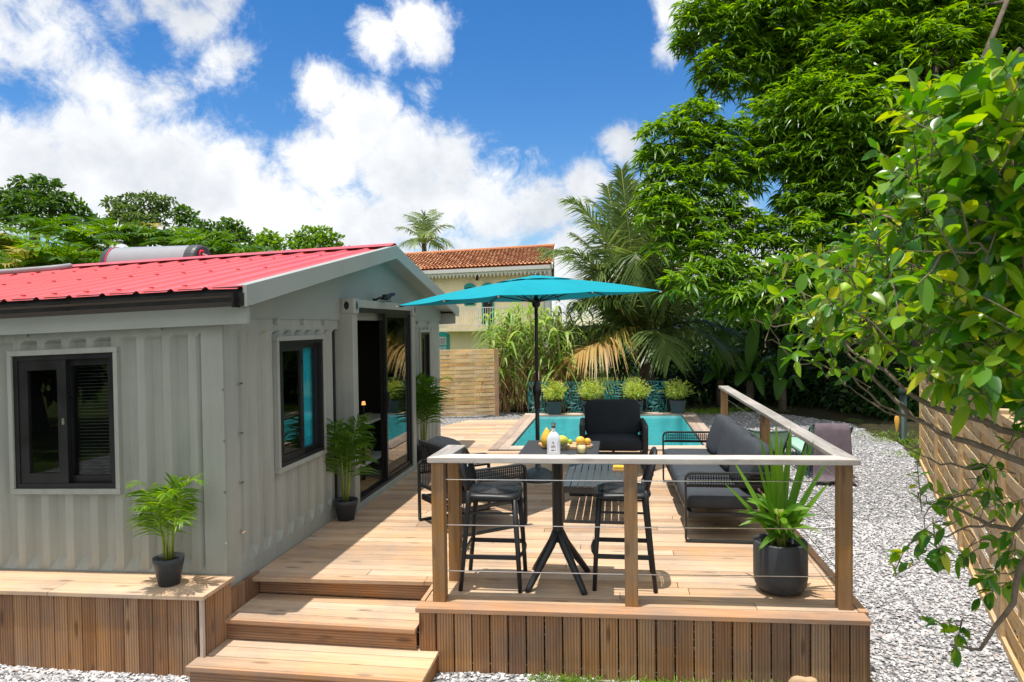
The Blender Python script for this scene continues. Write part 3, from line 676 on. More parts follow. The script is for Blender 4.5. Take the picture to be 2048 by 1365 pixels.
for h_ in (((CX-.06, 6.7885, 2.12), 'y', .028, .042), ((CX+.0215, 6.87, 2.12), 'x', .028, .045), ((CX+.0215, 8.955, 2.12), 'x', .028, .045)):
    mb = MB(); oval(*h_); mb.build('casting_hole', M['black'], core)
# glazed sliding door
dr = MB(); DX = CX-.035
for (y0_, y1_, z0_, z1_) in ((6.93, 8.89, 2.055, 2.10), (6.93, 8.89, .066, .10), (6.93, 6.965, .10, 2.055), (8.855, 8.89, .10, 2.055)):
    dr.box((DX-.03, (y0_+y1_)/2, (z0_+z1_)/2), (.09, y1_-y0_, z1_-z0_))
door = dr.build('sliding_door', M['black'], house)
def sash(parent, x, y0_, y1_, z0_, z1_, t, gl, name='sash'):
    s = MB()
    for (a, b, c, d) in ((y0_, y1_, z1_-t, z1_), (y0_, y1_, z0_, z0_+t), (y0_, y0_+t, z0_+t, z1_-t), (y1_-t, y1_, z0_+t, z1_-t)): s.box((x, (a+b)/2, (c+d)/2), (.035, b-a, d-c))
    o = s.build(name, M['black'], parent)
    g_ = MB(); g_.box((x, (y0_+y1_)/2, (z0_+z1_)/2), (.008, y1_-y0_-2*t+.004, z1_-z0_-2*t+.004)); g_.build('pane', gl, parent)
    return o
sash(door, DX-.02, 7.93, 8.855, .10, 2.055, .045, M['glass_d'])
MB().box((DX-.06, 7.95, 1.0), (.035, .07, 1.95)).build('jamb', M['black'], door)
MB().box((DX+.012, 7.965, 1.0), (.02, .02, .25)).build('handle', M['charc'], door)
# windows
def window_side(g, sill):
    y0_, y1_, z0_, z1_ = g
    t = MB()
    for (a, b, c, d) in ((y0_-.035, y1_+.035, z1_, z1_+.04), (y0_-.035, y1_+.035, z0_-.04, z0_), (y0_-.035, y0_, z0_, z1_), (y1_, y1_+.035, z0_, z1_)): t.box((GX-.01, (a+b)/2, (c+d)/2), (.085, b-a, d-c))
    w_ = t.build('window', M['steel'], house, bevel=.004)
    f = MB(); k = .035
    for (a, b, c, d) in ((y0_, y1_, z1_-k, z1_), (y0_, y1_, z0_, z0_+k), (y0_, y0_+k, z0_+k, z1_-k), (y1_-k, y1_, z0_+k, z1_-k)): f.box((GX-.01, (a+b)/2, (c+d)/2), (.06, b-a-.002, d-c-.002))
    f.build('window_frame', M['black'], w_)
    ym = (y0_+y1_)/2
    sash(w_, GX-.004, y0_+k, ym+.03, z0_+k, z1_-k, .055, M['glass_d']); sash(w_, GX-.035, ym-.01, y1_-k, z0_+k, z1_-k, .04, M['clear'])
    return w_
window_side(GW, 0); window_side(FW, 0)
t = MB()
for (a, b, c, d) in ((WX0-.035, WX1+.035, WZ1, WZ1+.04), (WX0-.035, WX1+.035, WZ0-.04, WZ0), (WX0-.035, WX0, WZ0, WZ1), (WX1, WX1+.035, WZ0, WZ1)): t.box(((a+b)/2, FY+.008, (c+d)/2), (b-a, .085, d-c))
wf = t.build('window', M['steel'], house, bevel=.004)
f = MB(); k = .04
for (a, b, c, d) in ((WX0, WX1, WZ1-k, WZ1), (WX0, WX1, WZ0, WZ0+k), (WX0, WX0+k, WZ0+k, WZ1-k), (WX1-k, WX1, WZ0+k, WZ1-k)): f.box(((a+b)/2, FY+.012, (c+d)/2), (b-a-.002, .06, d-c-.002))
f.build('window_frame', M['black'], wf)
def sash_x(x0_, x1_, y_, t_, gl):
    s = MB(); z0_, z1_ = WZ0+k, WZ1-k
    for (a, b, c, d) in ((x0_, x1_, z1_-t_, z1_), (x0_, x1_, z0_, z0_+t_), (x0_, x0_+t_, z0_+t_, z1_-t_), (x1_-t_, x1_, z0_+t_, z1_-t_)): s.box(((a+b)/2, y_, (c+d)/2), (b-a, .035, d-c))
    s.build('sash', M['black'], wf)
    MB().box(((x0_+x1_)/2, y_, (z0_+z1_)/2), (x1_-x0_-2*t_+.004, .008, z1_-z0_-2*t_+.004)).build('pane', gl, wf)
sash_x(WX0+k, -4.06, FY+.006, .075, M['glass']); sash_x(-4.10, WX1-k, FY+.045, .05, M['glass'])
MB().box((-4.085, FY-.016, 1.26), (.02, .012, .05)).build('latch', M['chrome'], wf)
mb = MB(); z = WZ0+.05
while z < WZ1-.1: mb.box((-3.87, FY+.14, z), (.42, .022, .004)); z += .026
mb.build('blind', plain('blind_slats', (.09, .09, .095), .6), house)
# dark room inside
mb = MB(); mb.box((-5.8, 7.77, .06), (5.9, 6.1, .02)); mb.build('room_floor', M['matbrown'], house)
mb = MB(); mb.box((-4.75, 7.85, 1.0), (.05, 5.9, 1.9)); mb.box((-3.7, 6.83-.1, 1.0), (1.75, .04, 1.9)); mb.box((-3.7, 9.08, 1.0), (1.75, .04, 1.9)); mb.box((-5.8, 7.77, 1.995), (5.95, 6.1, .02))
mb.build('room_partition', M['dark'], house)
fl = MB(); fl.sell((-2.60, 7.72, 2.235), (.045, .055, .035), .5, .5, Matrix.Identity(4)); fl.tube([(-2.70, 7.62, 2.20), (-2.64, 7.62, 2.23), (-2.62, 7.68, 2.235)], .012, 6); fl.box((-2.70, 7.60, 2.20), (.03, .04, .04))
fl.bar((-2.63, 7.66, 2.22), (-2.55, 7.80, 2.275), .075, .03)
fl.build('floodlight', M['black'], house)
mb = MB(); mb.tube([(-2.72, 7.75, 2.19), (-2.72, 8.1, 2.20), (-2.75, 8.35, 2.215)], .006, 5); mb.build('lamp_cable', M['charc'], house)

# the house has settled a little towards its far-left end
def settle(o, x0=0.0):
    if o.type == 'MESH':
        for v in o.data.vertices:
            xw = v.co.x+x0+2.8
            if xw < 0: v.co.z += xw*(.018+.008*min(max(v.co.z, 0), 2.3))
    for c in o.children: settle(c, x0)
settle(house, house.location.x); 
for c in pl.children:
    for v in c.data.vertices:
        xw = v.co.x+pl.location.x+2.8
        if xw < 0: v.co.z += xw*.018
# things inside the room, seen through the open door
ct = thing('curtain', (-2.95, 6.2, .5), 'turquoise curtain hanging behind the gable window pane', 'curtain')
us = lin(6.06, 6.36, 28); mb = MB(); vs = []
for z in (.55, 1.2, 1.84): vs += [(-2.885+.013*math.sin(u*120), u, z) for u in us]
n = len(us); mb.add(vs, [(i*n+j, i*n+j+1, (i+1)*n+j+1, (i+1)*n+j) for i in range(2) for j in range(n-1)]); mb.build('cloth', M['curtain'], ct, smooth=True)
MB().tube([(-2.885, 5.5, 1.85), (-2.885, 6.36, 1.85)], .008, 6).build('curtain_rod', M['charc'], ct)
tb = thing('console_table', (-3.12, 8.35, .07), 'pale topped console table standing inside the dark doorway', 'table')
MB().box((-3.12, 8.35, .745), (.34, .95, .03)).build('tabletop', M['white'], tb, bevel=.004); MB().box((-3.12, 8.35, .26), (.32, .9, .02)).build('shelf', M['white'], tb)
for a in (-3.26, -2.98):
    for b in (7.92, 8.78): MB().box((a, b, .40), (.03, .03, .66)).build('leg', M['black'], tb)
bx = thing('storage_box', (-3.1, 8.1, .27), 'small wooden box on the lower shelf inside the door', 'box')
MB().box((-3.1, 8.1, .33), (.2, .22, .11)).build('box_body', M['board'], bx, bevel=.004); MB().box((-3.1, 8.1, .392), (.21, .23, .012)).build('lid', M['board'], bx)
tl = thing('table_lamp', (-3.12, 8.32, .76), 'little orange glowing lamp on the console table inside the door', 'lamp')
MB().lathe([(.001, .76), (.05, .76), (.05, .775), (.012, .79), (.010, .93)], 14, Matrix.Translation((-3.12, 8.32, 0))).build('lamp_base', M['charc'], tl, smooth=True)
glow = bpy.data.materials.new('lamp_glow'); glow.use_nodes = True; gp__ = glow.node_tree.nodes['Principled BSDF']; gp__.inputs['Base Color'].default_value = (.8, .4, .15, 1); gp__.inputs['Emission Color'].default_value = (1, .42, .12, 1); gp__.inputs['Emission Strength'].default_value = .9
MB().lathe([(.026, .93), (.018, .975), (.001, .977)], 14, Matrix.Translation((-3.12, 8.32, 0))).build('lamp_shade', glow, tl, smooth=True)
rg = MB(); rg.box((-3.05, 7.75, .078), (.5, .7, .012)); tag(rg.build('door_mat', M['rug']), 'woven brown mat on the floor just inside the door', 'mat')

def ATY(px, py, y):
    d = ray(px, py); t = y/d.y
    return Vector((d.x*t, y, CAM_H+d.z*t))
def ATG(px, py):
    z = -.3
    for _ in range(60): z = .5*z+.5*zg(AT(px, py, z).y)
    return AT(px, py, z)

# ------------------------------------------------------------------ on the roof
a, b = ATY(222, 505, 8.7), ATY(408, 495, 8.7)
TR = .25; tz = b.z-.02-TR+.05
tank = thing('water_heater', ((a.x+b.x)/2, 8.7, RZ-.1), 'silver cylindrical solar water tank lying behind the red roof ridge', 'water heater')
tx = Matrix.Translation((0, 8.7, tz)) @ Matrix.Rotation(R(90), 4, 'Y')
MB().lathe([(TR, a.x+.10), (TR, b.x-.14)], 36, tx).build('tank', M['silver'], tank, smooth=True)
for s_, x_, d_ in ((1, b.x-.14, .14), (-1, a.x+.10, .10)):
    MB().lathe([(TR+.006, x_-s_*.01), (TR+.006, x_+s_*d_*.6), (TR*.985, x_+s_*d_*.88), (TR*.90, x_+s_*d_), (.001, x_+s_*d_)], 36, tx).build('end_cap', M['tankcap'], tank, smooth=False)
mb = MB(); mb.lathe([(TR+.008, a.x+.10), (TR+.008, a.x+.115)], 36, tx); mb.build('trim_ring', M['mark_red'], tank)
cx = b.x+.004; cy = 8.64; cz = tz+.115
mb = MB(); pts = [(cx, cy+math.cos(t)*.055, cz+math.sin(t)*.055) for t in [R(50+i*17.5) for i in range(17)]]; mb.tube(pts, .013, 6)
mb.bar((cx, cy+.02, cz), (cx, cy+.085, cz), .012, .02); e = mb.build('emblem', M['mark_red'], tank)
mb = MB(); mb.bar((cx+.006, cy+.01, cz+.012), (cx+.006, cy+.12, cz+.0), .012, .018); mb.build('emblem_arrow', M['white'], e)
for s_ in (a.x+.3, b.x-.35): MB().box((s_, 8.7, (RZ-.25+tz-TR*.8)/2+.05), (.06, .4, tz-TR*.8-RZ+.5)).build('cradle', M['charc'], tank)
pts = [ATY(x, y, yy) for x, y, yy in ((-220, 556, 7.2), (-60, 546, 7.3), (20, 542, 7.35), (70, 538, 7.4), (100, 531, 7.45), (125, 530, 7.55), (140, 535, 7.7))]
pts = [Vector((p_.x, p_.y, roofz(p_.y)+.07+(p_.x+2.8)*.036)) for p_ in pts]
tag(MB().tube(pts, .032, 10).build('roof_pipe', M['pipe'], None, smooth=True), 'grey insulated pipe lying along the top of the red roof', 'pipe')

# ------------------------------------------------------------------ neighbour's house
A = PX(1104, 640, 30.5); B = PX(780, 640, 33.8)
uA = Vector((A.x, A.y, 0)); ud = Vector((B.x-A.x, B.y-A.y, 0)).normalized(); nd = Vector((ud.y, -ud.x, 0))
if nd.y > 0: nd = -nd
vA = uA.normalized()                 # the side wall runs straight away from the terrace
def HP(u, n_, z): return uA+ud*u+(nd*n_ if n_ > 0 else vA*-n_)+Vector((0, 0, z))
def fac(px, py, n_=0):
    d = ray(px, py); o = Vector((0, 0, CAM_H)); t = ((uA+nd*n_-o).dot(nd))/d.dot(nd); q_ = o+d*t
    return (q_-uA-nd*n_).dot(ud), q_.z
HB = -.9
nh = thing('neighbour_house', HP(4, -3, HB), 'cream two storey house with orange tiled roof and turquoise shutters', 'house')
def hbox(mb, u0, u1, n0, n1, z0, z1):
    mb.hexa([HP(u0, n0, z0), HP(u1, n0, z0), HP(u1, n1, z0), HP(u0, n1, z0)], [HP(u0, n0, z1), HP(u1, n0, z1), HP(u1, n1, z1), HP(u0, n1, z1)])
_, ez = fac(1000, 536, .4); _, rz_ = fac(1000, 500, -3.2)
HLEN = 11.0
mb = MB(); hbox(mb, 0, HLEN, -7, 0, HB, ez-.05)
for u_ in (0, HLEN): mb.add([HP(u_, 0, ez-.05), HP(u_, -7, ez-.05), HP(u_, -3.5, rz_-.12)], [(0, 1, 2)])
mb.build('wall', M['cream'], nh)
# roof: every tile its own barrel
def tiles(n0, z0, n1, z1, u0, u1, rows, mat):
    u0 = -.16; V, F = [], []; cols = int((u1-u0)/.20); k = 0
    for i in range(rows):
        for j in range(cols):
            ta, tb_ = i/rows, (i+1.15)/rows; uc = u0+(j+.5)*(u1-u0)/cols; hw = .098
            for (t, up) in ((ta, .05), (tb_, .0)):
                nn = n0+(n1-n0)*t; zz = z0+(z1-z0)*t
                for a_ in (-1, -.6, 0, .6, 1): V.append(HP(uc+a_*hw, nn, zz+up+.055*(1-a_*a_)))
            for q_ in range(4): F.append((k+q_, k+q_+1, k+6+q_, k+5+q_))
            k += 10
    return nmesh('roof_tiles', np.array([tuple(v_) for v_ in V]), np.array(F), mat, nh)
tiles(.45, ez+.05, -3.5, rz_+.02, -.55, HLEN+.5, 13, M['tile']); tiles(-7.45, ez+.05, -3.5, rz_+.02, -.55, HLEN+.5, 8, M['tile'])
mb = MB(); mb.add([HP(-.15, .45, ez+.03), HP(HLEN+.5, .45, ez+.03), HP(HLEN+.5, -3.5, rz_), HP(-.15, -3.5, rz_), HP(HLEN+.5, -7.45, ez+.03), HP(-.15, -7.45, ez+.03)], [(0, 1, 2, 3), (3, 2, 4, 5)]); mb.build('roof_deck', M['rust'], nh)
mb = MB(); mb.tube([HP(-.18, -3.5, rz_+.05), HP(HLEN+.5, -3.5, rz_+.05)], .10, 10); mb.build('ridge', M['tile'], nh)
mb = MB(); hbox(mb, -.14, HLEN+.45, .42, .56, ez-.14, ez+.02); mb.build('gutter', M['white'], nh)
mb = MB(); pu = .185; n = int(12/pu)
for i in range(n):
    u0 = -.14+i*pu; pts = [(u0, ez-.14), (u0+pu, ez-.14), (u0+pu, ez-.23), (u0+pu*.85, ez-.25), (u0+pu*.62, ez-.35), (u0+pu*.5, ez-.385), (u0+pu*.38, ez-.35), (u0+pu*.15, ez-.25), (u0, ez-.23)]
    mb.add([HP(u_, .43, z_) for u_, z_ in pts]+[HP(u_, .45, z_) for u_, z_ in pts], [tuple(range(9)), tuple(range(17, 8, -1))]+[(i_, (i_+1) % 9, (i_+1) % 9+9, i_+9) for i_ in range(9)])
mb.build('lace_trim', M['white'], nh)
mb = MB()
mb.hexa([HP(-.24, .5, ez-.15), HP(-.19, .5, ez-.15), HP(-.19, -3.5, rz_-.15), HP(-.24, -3.5, rz_-.15)], [HP(-.24, .5, ez+.06), HP(-.19, .5, ez+.06), HP(-.19, -3.5, rz_+.1), HP(-.24, -3.5, rz_+.1)])
mb.build('barge_board', M['white'], nh)
u_, z_ = fac(1083, 540, .3); mb = MB(); mb.tube([HP(u_, .45, ez-.1), HP(u_, .4, ez-.35), HP(u_, .08, ez-.6), HP(u_, .08, HB)], .05, 8); mb.build('downpipe', M['white'], nh)
mb = MB(); hbox(mb, -.02, .2, .05, .3, HB, ez-.12); mb.build('porch_post', M['white'], nh)
def arched(name, pxl, pxr, pyt, zb, mat, inner, extra=None, slats=False):
    ul, zt = fac(pxl, pyt); ur, _ = fac(pxr, pyt); u0, u1 = min(ul, ur), max(ul, ur); um = (u0+u1)/2; rise = .13
    def arch(u0, u1, zb, zt, n0, n1, rise):
        pts = [(u0, zb), (u1, zb)]+[(u1-(u1-u0)*i/8, zt-rise+rise*math.sin(math.pi*(i/8))**.8) for i in range(9)]
        m_ = MB(); k = len(pts); m_.add([HP(a, n0, b) for a, b in pts]+[HP(a, n1, b) for a, b in pts], [tuple(range(k)), tuple(range(2*k-1, k-1, -1))]+[(i, (i+1) % k, (i+1) % k+k, i+k) for i in range(k)]); return m_
    f = arch(u0, u1, zb, zt, -.02, .06, rise).build(name, mat, nh)
    arch(u0+.07, u1-.07, zb+.05, zt-.20, .0, .066, .03).build('pane', inner, f)
    return f, u0, u1, zt
_, zsl = fac(1000, 655)
arched('window', 929, 951, 567, zsl+1.0, M['teal'], M['dark']); arched('balcony_door', 964, 988, 566, zsl+.12, M['teal'], M['dark'])
f, u0, u1, zt = arched('shutter', 871, 899, 664, HB+.9, M['teal'], M['teal'])
mb = MB(); hbox(mb, u0+.13, u1-.13, .07, .09, zt-.62, zt-.24); mb.build('vent_panel', M['white'], f)
mb = MB()
for i in range(7): hbox(mb, u0+.17, u1-.17, .092, .10, zt-.58+.045*i, zt-.565+.045*i)
mb.build('louvres', M['charc'], f)
mb = MB()
for i in range(2):
    for j in range(2): hbox(mb, u0+.14+i*(u1-u0-.26)/2, u0+.10+(i+1)*(u1-u0-.26)/2, .07, .085, zt-1.05-.5*j, zt-.68-.5*j)
mb.build('shutter_panel', plain('pale_teal', (.35, .55, .55), .6), f)
ub0, _ = fac(1060, 650); ub1, _ = fac(893, 650)
mb = MB(); hbox(mb, ub0, ub1, 0, .85, zsl-.16, zsl); bal = mb.build('balcony', M['cream'], nh)
mb = MB(); hbox(mb, ub0, ub1, .80, .84, zsl+.86, zsl+.90); hbox(mb, ub0, ub1, .80, .84, zsl+.1, zsl+.13)
u = ub0
while u < ub1: hbox(mb, u, u+.022, .81, .83, zsl+.12, zsl+.87); u += .11
for u in (ub0, (ub0+ub1)/2, ub1-.05): hbox(mb, u, u+.05, .795, .845, zsl, zsl+.92)
mb.build('balustrade', M['white'], bal)
u_, z_ = fac(955, 557); mb = MB(); hbox(mb, u_-.04, u_+.04, .0, .1, z_-.1, z_+.1); mb.build('wall_lamp', M['charc'], nh)

# ------------------------------------------------------------------ fences
fp = thing('fence_panel', (-3.2, 14.65, -.07), 'pine fence panel of overlapping horizontal slats beside the far gravel', 'fence')
fa, fb = Vector((-4.6, 14.12, 0)), Vector((-2.62, 14.9, 0)); fd = (fb-fa).normalized(); fn = Vector((fd.y, -fd.x, 0))
def FPt(u, n_, z): q_ = fa+fd*u+fn*n_; return (q_.x, q_.y, z)
FL = (fb-fa).length
def fbox(mb, u0, u1, n0, n1, z0, z1): mb.hexa([FPt(u0, n0, z0), FPt(u1, n0, z0), FPt(u1, n1, z0), FPt(u0, n1, z0)], [FPt(u0, n0, z1), FPt(u1, n0, z1), FPt(u1, n1, z1), FPt(u0, n1, z1)])
mb = MB()
for i in range(17):
    z0 = -.03+i*.082; sg_ = 1 if i % 2 else -1; k = 30
    us = [FL*j/k for j in range(k+1)]; off = [.012+sg_*.022*math.sin(math.pi*5*j/k) for j in range(k+1)]
    vs = []
    for u, o_ in zip(us, off): vs += [FPt(u, o_, z0), FPt(u, o_+.018, z0), FPt(u, o_+.018, z0+.068), FPt(u, o_, z0+.068)]
    mb.add(vs, [(4*j+a_, 4*j+(a_+1) % 4, 4*j+4+(a_+1) % 4, 4*j+4+a_) for j in range(k) for a_ in range(4)]+[(3, 2, 1, 0), (4*k, 4*k+1, 4*k+2, 4*k+3)])
mb.build('slats', M['fence'], fp)
mb = MB(); fbox(mb, 0, FL, -.014, .03, 1.355, 1.39); 
for s_ in range(6): fbox(mb, FL*s_/5-.013, FL*s_/5+.013, .008, .024, -.04, 1.355)
mb.build('battens', M['fence'], fp)
mb = MB(); fbox(mb, FL, FL+.085, -.05, .05, -.12, 1.40); mb.build('post', M['edge'], fp, bevel=.005)

LFA, LFB = Vector((4.42, 11.0, 0)), Vector((2.20, 3.6, 0)); ld = (LFB-LFA).normalized(); ln = Vector((ld.y, -ld.x, 0))
if ln.x > 0: ln = -ln
npan = 4; plen = (LFB-LFA).length/npan; FH = 1.60
names = ['farthest horizontal slat fence panel at the end of the gravel strip', 'woven slat fence panel next to the farthest one, beside the gravel', 'woven slat fence panel behind the low citrus twigs', 'nearest horizontal slat fence panel at the right picture edge']
for ip in range(npan):
    o0 = LFA+ld*plen*ip
    def LP(u, n_, z): q_ = o0+ld*u+ln*n_; return (q_.x, q_.y, z+zg((o0+ld*u).y)+.02)
    pan = thing('slatted_panel', (o0+ld*plen/2)+Vector((0, 0, zg((o0+ld*plen/2).y))), names[ip], 'fence', 'horizontal slat panels of the right fence')
    def lbox(mb, u0, u1, n0, n1, z0, z1): mb.hexa([LP(u0, n0, z0), LP(u1, n0, z0), LP(u1, n1, z0), LP(u0, n1, z0)], [LP(u0, n0, z1), LP(u1, n0, z1), LP(u1, n1, z1), LP(u0, n1, z1)])
    pl_ = plen-.09; mb = MB()
    for i in range(18):                      # woven boards passing before and behind the battens
        z0 = .03+i*.087+.003*math.sin(i*5.1+ip); sg_ = 1 if i % 2 else -1; k = 24; vs = []
        for j in range(k+1):
            u = pl_*j/k; o_ = .012+sg_*(.007+.003*math.sin(math.pi*4*j/k)); vs += [LP(u, o_, z0), LP(u, o_-.012, z0), LP(u, o_-.012, z0+.075), LP(u, o_, z0+.075)]
        mb.add(vs, [(4*j+a_, 4*j+4+a_, 4*j+4+(a_+1) % 4, 4*j+(a_+1) % 4) for j in range(k) for a_ in range(4)]+[(0, 1, 2, 3), (4*k+3, 4*k+2, 4*k+1, 4*k)])
    mb.build('slats', M['lattice'], pan)
    mb = MB()
    for (a_, b_, c_, d_) in ((0, pl_, FH-.02, FH+.03), (0, pl_, -.02, .04), (0, .04, .04, FH-.02), (pl_-.04, pl_, .04, FH-.02)): lbox(mb, a_, b_, -.012, .04, c_, d_)
    for u in (pl_*.25, pl_*.5, pl_*.75): lbox(mb, u-.012, u+.012, .0, .018, .04, FH-.02)
    mb.build('panel_frame', M['lattice'], pan, bevel=.003)
    mb = MB(); lbox(mb, pl_+.002, pl_+.088, -.045, .045, -.1, FH+.06); mb.build('post', M['lattice'], pan, bevel=.004)

# ------------------------------------------------------------------ railing
rail = thing('deck_railing', (.1, 4.8, 0), 'weathered wooden handrail on square posts with four strands of steel cable', 'railing')
rail['label'] = 'weathered wooden handrail on square posts strung with steel cables'
def post(x, y, w_=.088, z1=.962): MB().box((x, y, z1/2), (w_, w_, z1)).build('post', M['post'], rail, bevel=.004)
P0, P1, P2, P3, P4, P5 = (-1.225, 4.69), (-1.205, 5.08), (.085, 4.76), (1.475, 4.87), (1.505, 7.5), (1.50, 10.22)
for p_ in (P0, P1, P2, P3, P4, P5): post(*p_)
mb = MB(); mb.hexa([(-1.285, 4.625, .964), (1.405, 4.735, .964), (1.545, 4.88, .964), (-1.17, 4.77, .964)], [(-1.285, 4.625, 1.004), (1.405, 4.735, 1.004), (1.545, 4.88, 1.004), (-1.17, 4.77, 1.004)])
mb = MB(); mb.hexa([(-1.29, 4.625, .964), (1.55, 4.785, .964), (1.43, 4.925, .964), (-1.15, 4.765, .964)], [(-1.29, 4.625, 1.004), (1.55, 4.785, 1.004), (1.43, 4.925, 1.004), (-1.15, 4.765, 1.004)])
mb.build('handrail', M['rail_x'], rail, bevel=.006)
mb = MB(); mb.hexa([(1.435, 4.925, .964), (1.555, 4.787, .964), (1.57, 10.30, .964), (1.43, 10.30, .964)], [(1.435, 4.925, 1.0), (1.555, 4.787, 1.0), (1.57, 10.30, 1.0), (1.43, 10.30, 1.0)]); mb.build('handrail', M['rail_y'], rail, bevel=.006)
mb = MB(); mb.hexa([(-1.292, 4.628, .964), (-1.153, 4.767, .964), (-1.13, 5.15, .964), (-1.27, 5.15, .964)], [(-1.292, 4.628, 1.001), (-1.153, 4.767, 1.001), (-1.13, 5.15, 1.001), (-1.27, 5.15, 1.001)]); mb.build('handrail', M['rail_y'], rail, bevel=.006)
for z in (.84, .525, .205):
    MB().tube([(P0[0]+.04, P0[1], z), (P2[0], P2[1], z), (P3[0]-.04, P3[1], z)], .0032, 6).build('cable', M['chrome'], rail)
    MB().tube([(P3[0], P3[1]+.04, z), (P4[0], P4[1], z), (P5[0], P5[1]-.04, z)], .0032, 6).build('cable', M['chrome'], rail)
    mb = MB(); x_, y_ = P1[0]+.044, P1[1]
    mb.tube([(x_, y_-.01, z+.03), (x_+.03, y_-.01, z+.02), (x_+.07, y_-.01, z+.035)], .006, 6); mb.tube([(x_+.02, y_, z+.045), (x_+.035, y_-.02, z-.01)], .005, 6); mb.tube([(x_+.055, y_, z+.05), (x_+.06, y_-.02, z+.015)], .005, 6)
    mb.build('turnbuckle', M['chrome'], rail)

# ------------------------------------------------------------------ parasol
par = thing('patio_umbrella', (-.97, 8.5, 0), 'large turquoise parasol on a dark pole between armchair and pool', 'umbrella')
AP = Vector((-.97, 8.52, 2.48))
cor = {'A': (-2.50, 7.80, 2.14), 'B': (-1.12, 6.65, 2.19), 'D': (.58, 9.45, 2.33), 'E': (-.85, 10.6, 2.27)}
tipsl = []
order = ['B', 'D', 'E', 'A']
for i, k_ in enumerate(order):
    a_, b_ = Vector(cor[k_]), Vector(cor[order[(i+1) % 4]]); tipsl.append(a_); mid = (a_+b_)/2; mid.z += .012; tipsl.append(mid)
def canopy(tips, apex, t0, t1, nt_, ns, sag, belly):
    mb = MB(); n = len(tips); rows = []
    for i in range(nt_+1):
        t = t0+(t1-t0)*i/nt_; row = []
        for k_ in range(n):
            for s_ in range(ns):
                f = s_/ns; e = tips[k_].lerp(tips[(k_+1) % n], f); p_ = apex.lerp(e, t)
                p_.z += belly*t*(1-t) - sag*t*t*4*f*(1-f)
                cen = (apex-e); cen.z = 0
                p_ = p_+cen*(.022*t*t*4*f*(1-f))
                row.append(len(mb.v)); mb.v.append(tuple(p_))
        rows.append(row)
    m_ = n*ns
    for i in range(nt_):
        for k_ in range(m_): mb.f.append((rows[i][k_], rows[i+1][k_], rows[i+1][(k_+1) % m_], rows[i][(k_+1) % m_]))
    return mb
cn = canopy(tipsl, AP, .10, 1.0, 12, 6, .010, .12).build('canopy', M['canopy'], par, smooth=False)
md = cn.modifiers.new('cloth', 'SOLIDIFY'); md.thickness = .004
vt = canopy(tipsl, AP+Vector((0, 0, .03)), .0, .30, 4, 6, -.10, .06).build('vent', M['canopy'], cn); md = vt.modifiers.new('cloth', 'SOLIDIFY'); md.thickness = .003
HUB = Vector((-.97, 8.52, 2.17))
MB().tube([(-.97, 8.52, .12), (-.97, 8.52, 1.02)], .026, 14).build('pole', M['charc'], par, smooth=True)
MB().tube([(-.97, 8.52, 1.02), (-.97, 8.52, 2.44)], .021, 14).build('pole', M['charc'], par, smooth=True)
mb = MB(); mb.lathe([(.027, .86), (.036, .88), (.036, 1.0), (.052, 1.05), (.055, 1.12), (.034, 1.19), (.024, 1.22)], 16, Matrix.Translation((-.97, 8.52, 0))); cb = mb.build('crank_box', M['black'], par, smooth=True)
MB().tube([(-.93, 8.49, 1.08), (-.90, 8.46, 1.08), (-.90, 8.46, .98), (-.88, 8.44, .97)], .008, 6).build('crank_handle', M['black'], cb)
MB().lathe([(.02, 2.1), (.05, 2.14), (.05, 2.2), (.02, 2.24)], 14, Matrix.Translation((-.97, 8.52, 0))).build('hub', M['black'], par, smooth=True)
MB().lathe([(.05, 2.42), (.05, 2.50), (.03, 2.535), (.001, 2.54)], 14, Matrix.Translation((-.97, 8.52, 0))).build('finial', M['charc'], par, smooth=True)
for tp in tipsl:
    pts = [AP.lerp(tp, t)+Vector((0, 0, .12*t*(1-t)-.022)) for t in (.03, .25, .5, .75, .985)]
    rb = MB().tube(pts, .009, 6).build('rib', M['charc'], par)
    q_ = AP.lerp(tp, .5)+Vector((0, 0, .03-.03)); MB().tube([HUB, q_], .008, 6).build('strut', M['charc'], rb)
    d_ = (tp-AP).normalized(); MB().tube([tp-d_*.03-Vector((0, 0, .012)), tp+d_*.012-Vector((0, 0, .012))], .012, 6).build('rib_cap', M['chrome'], rb)
mb = MB(); mb.lathe([(.001, .0), (.235, .0), (.24, .02), (.225, .045), (.18, .09), (.11, .128), (.05, .142), (.034, .148), (.034, .22), (.001, .22)], 32, Matrix.Translation((-.97, 8.52, 0))); mb.build('base', M['slate'], par, smooth=True)

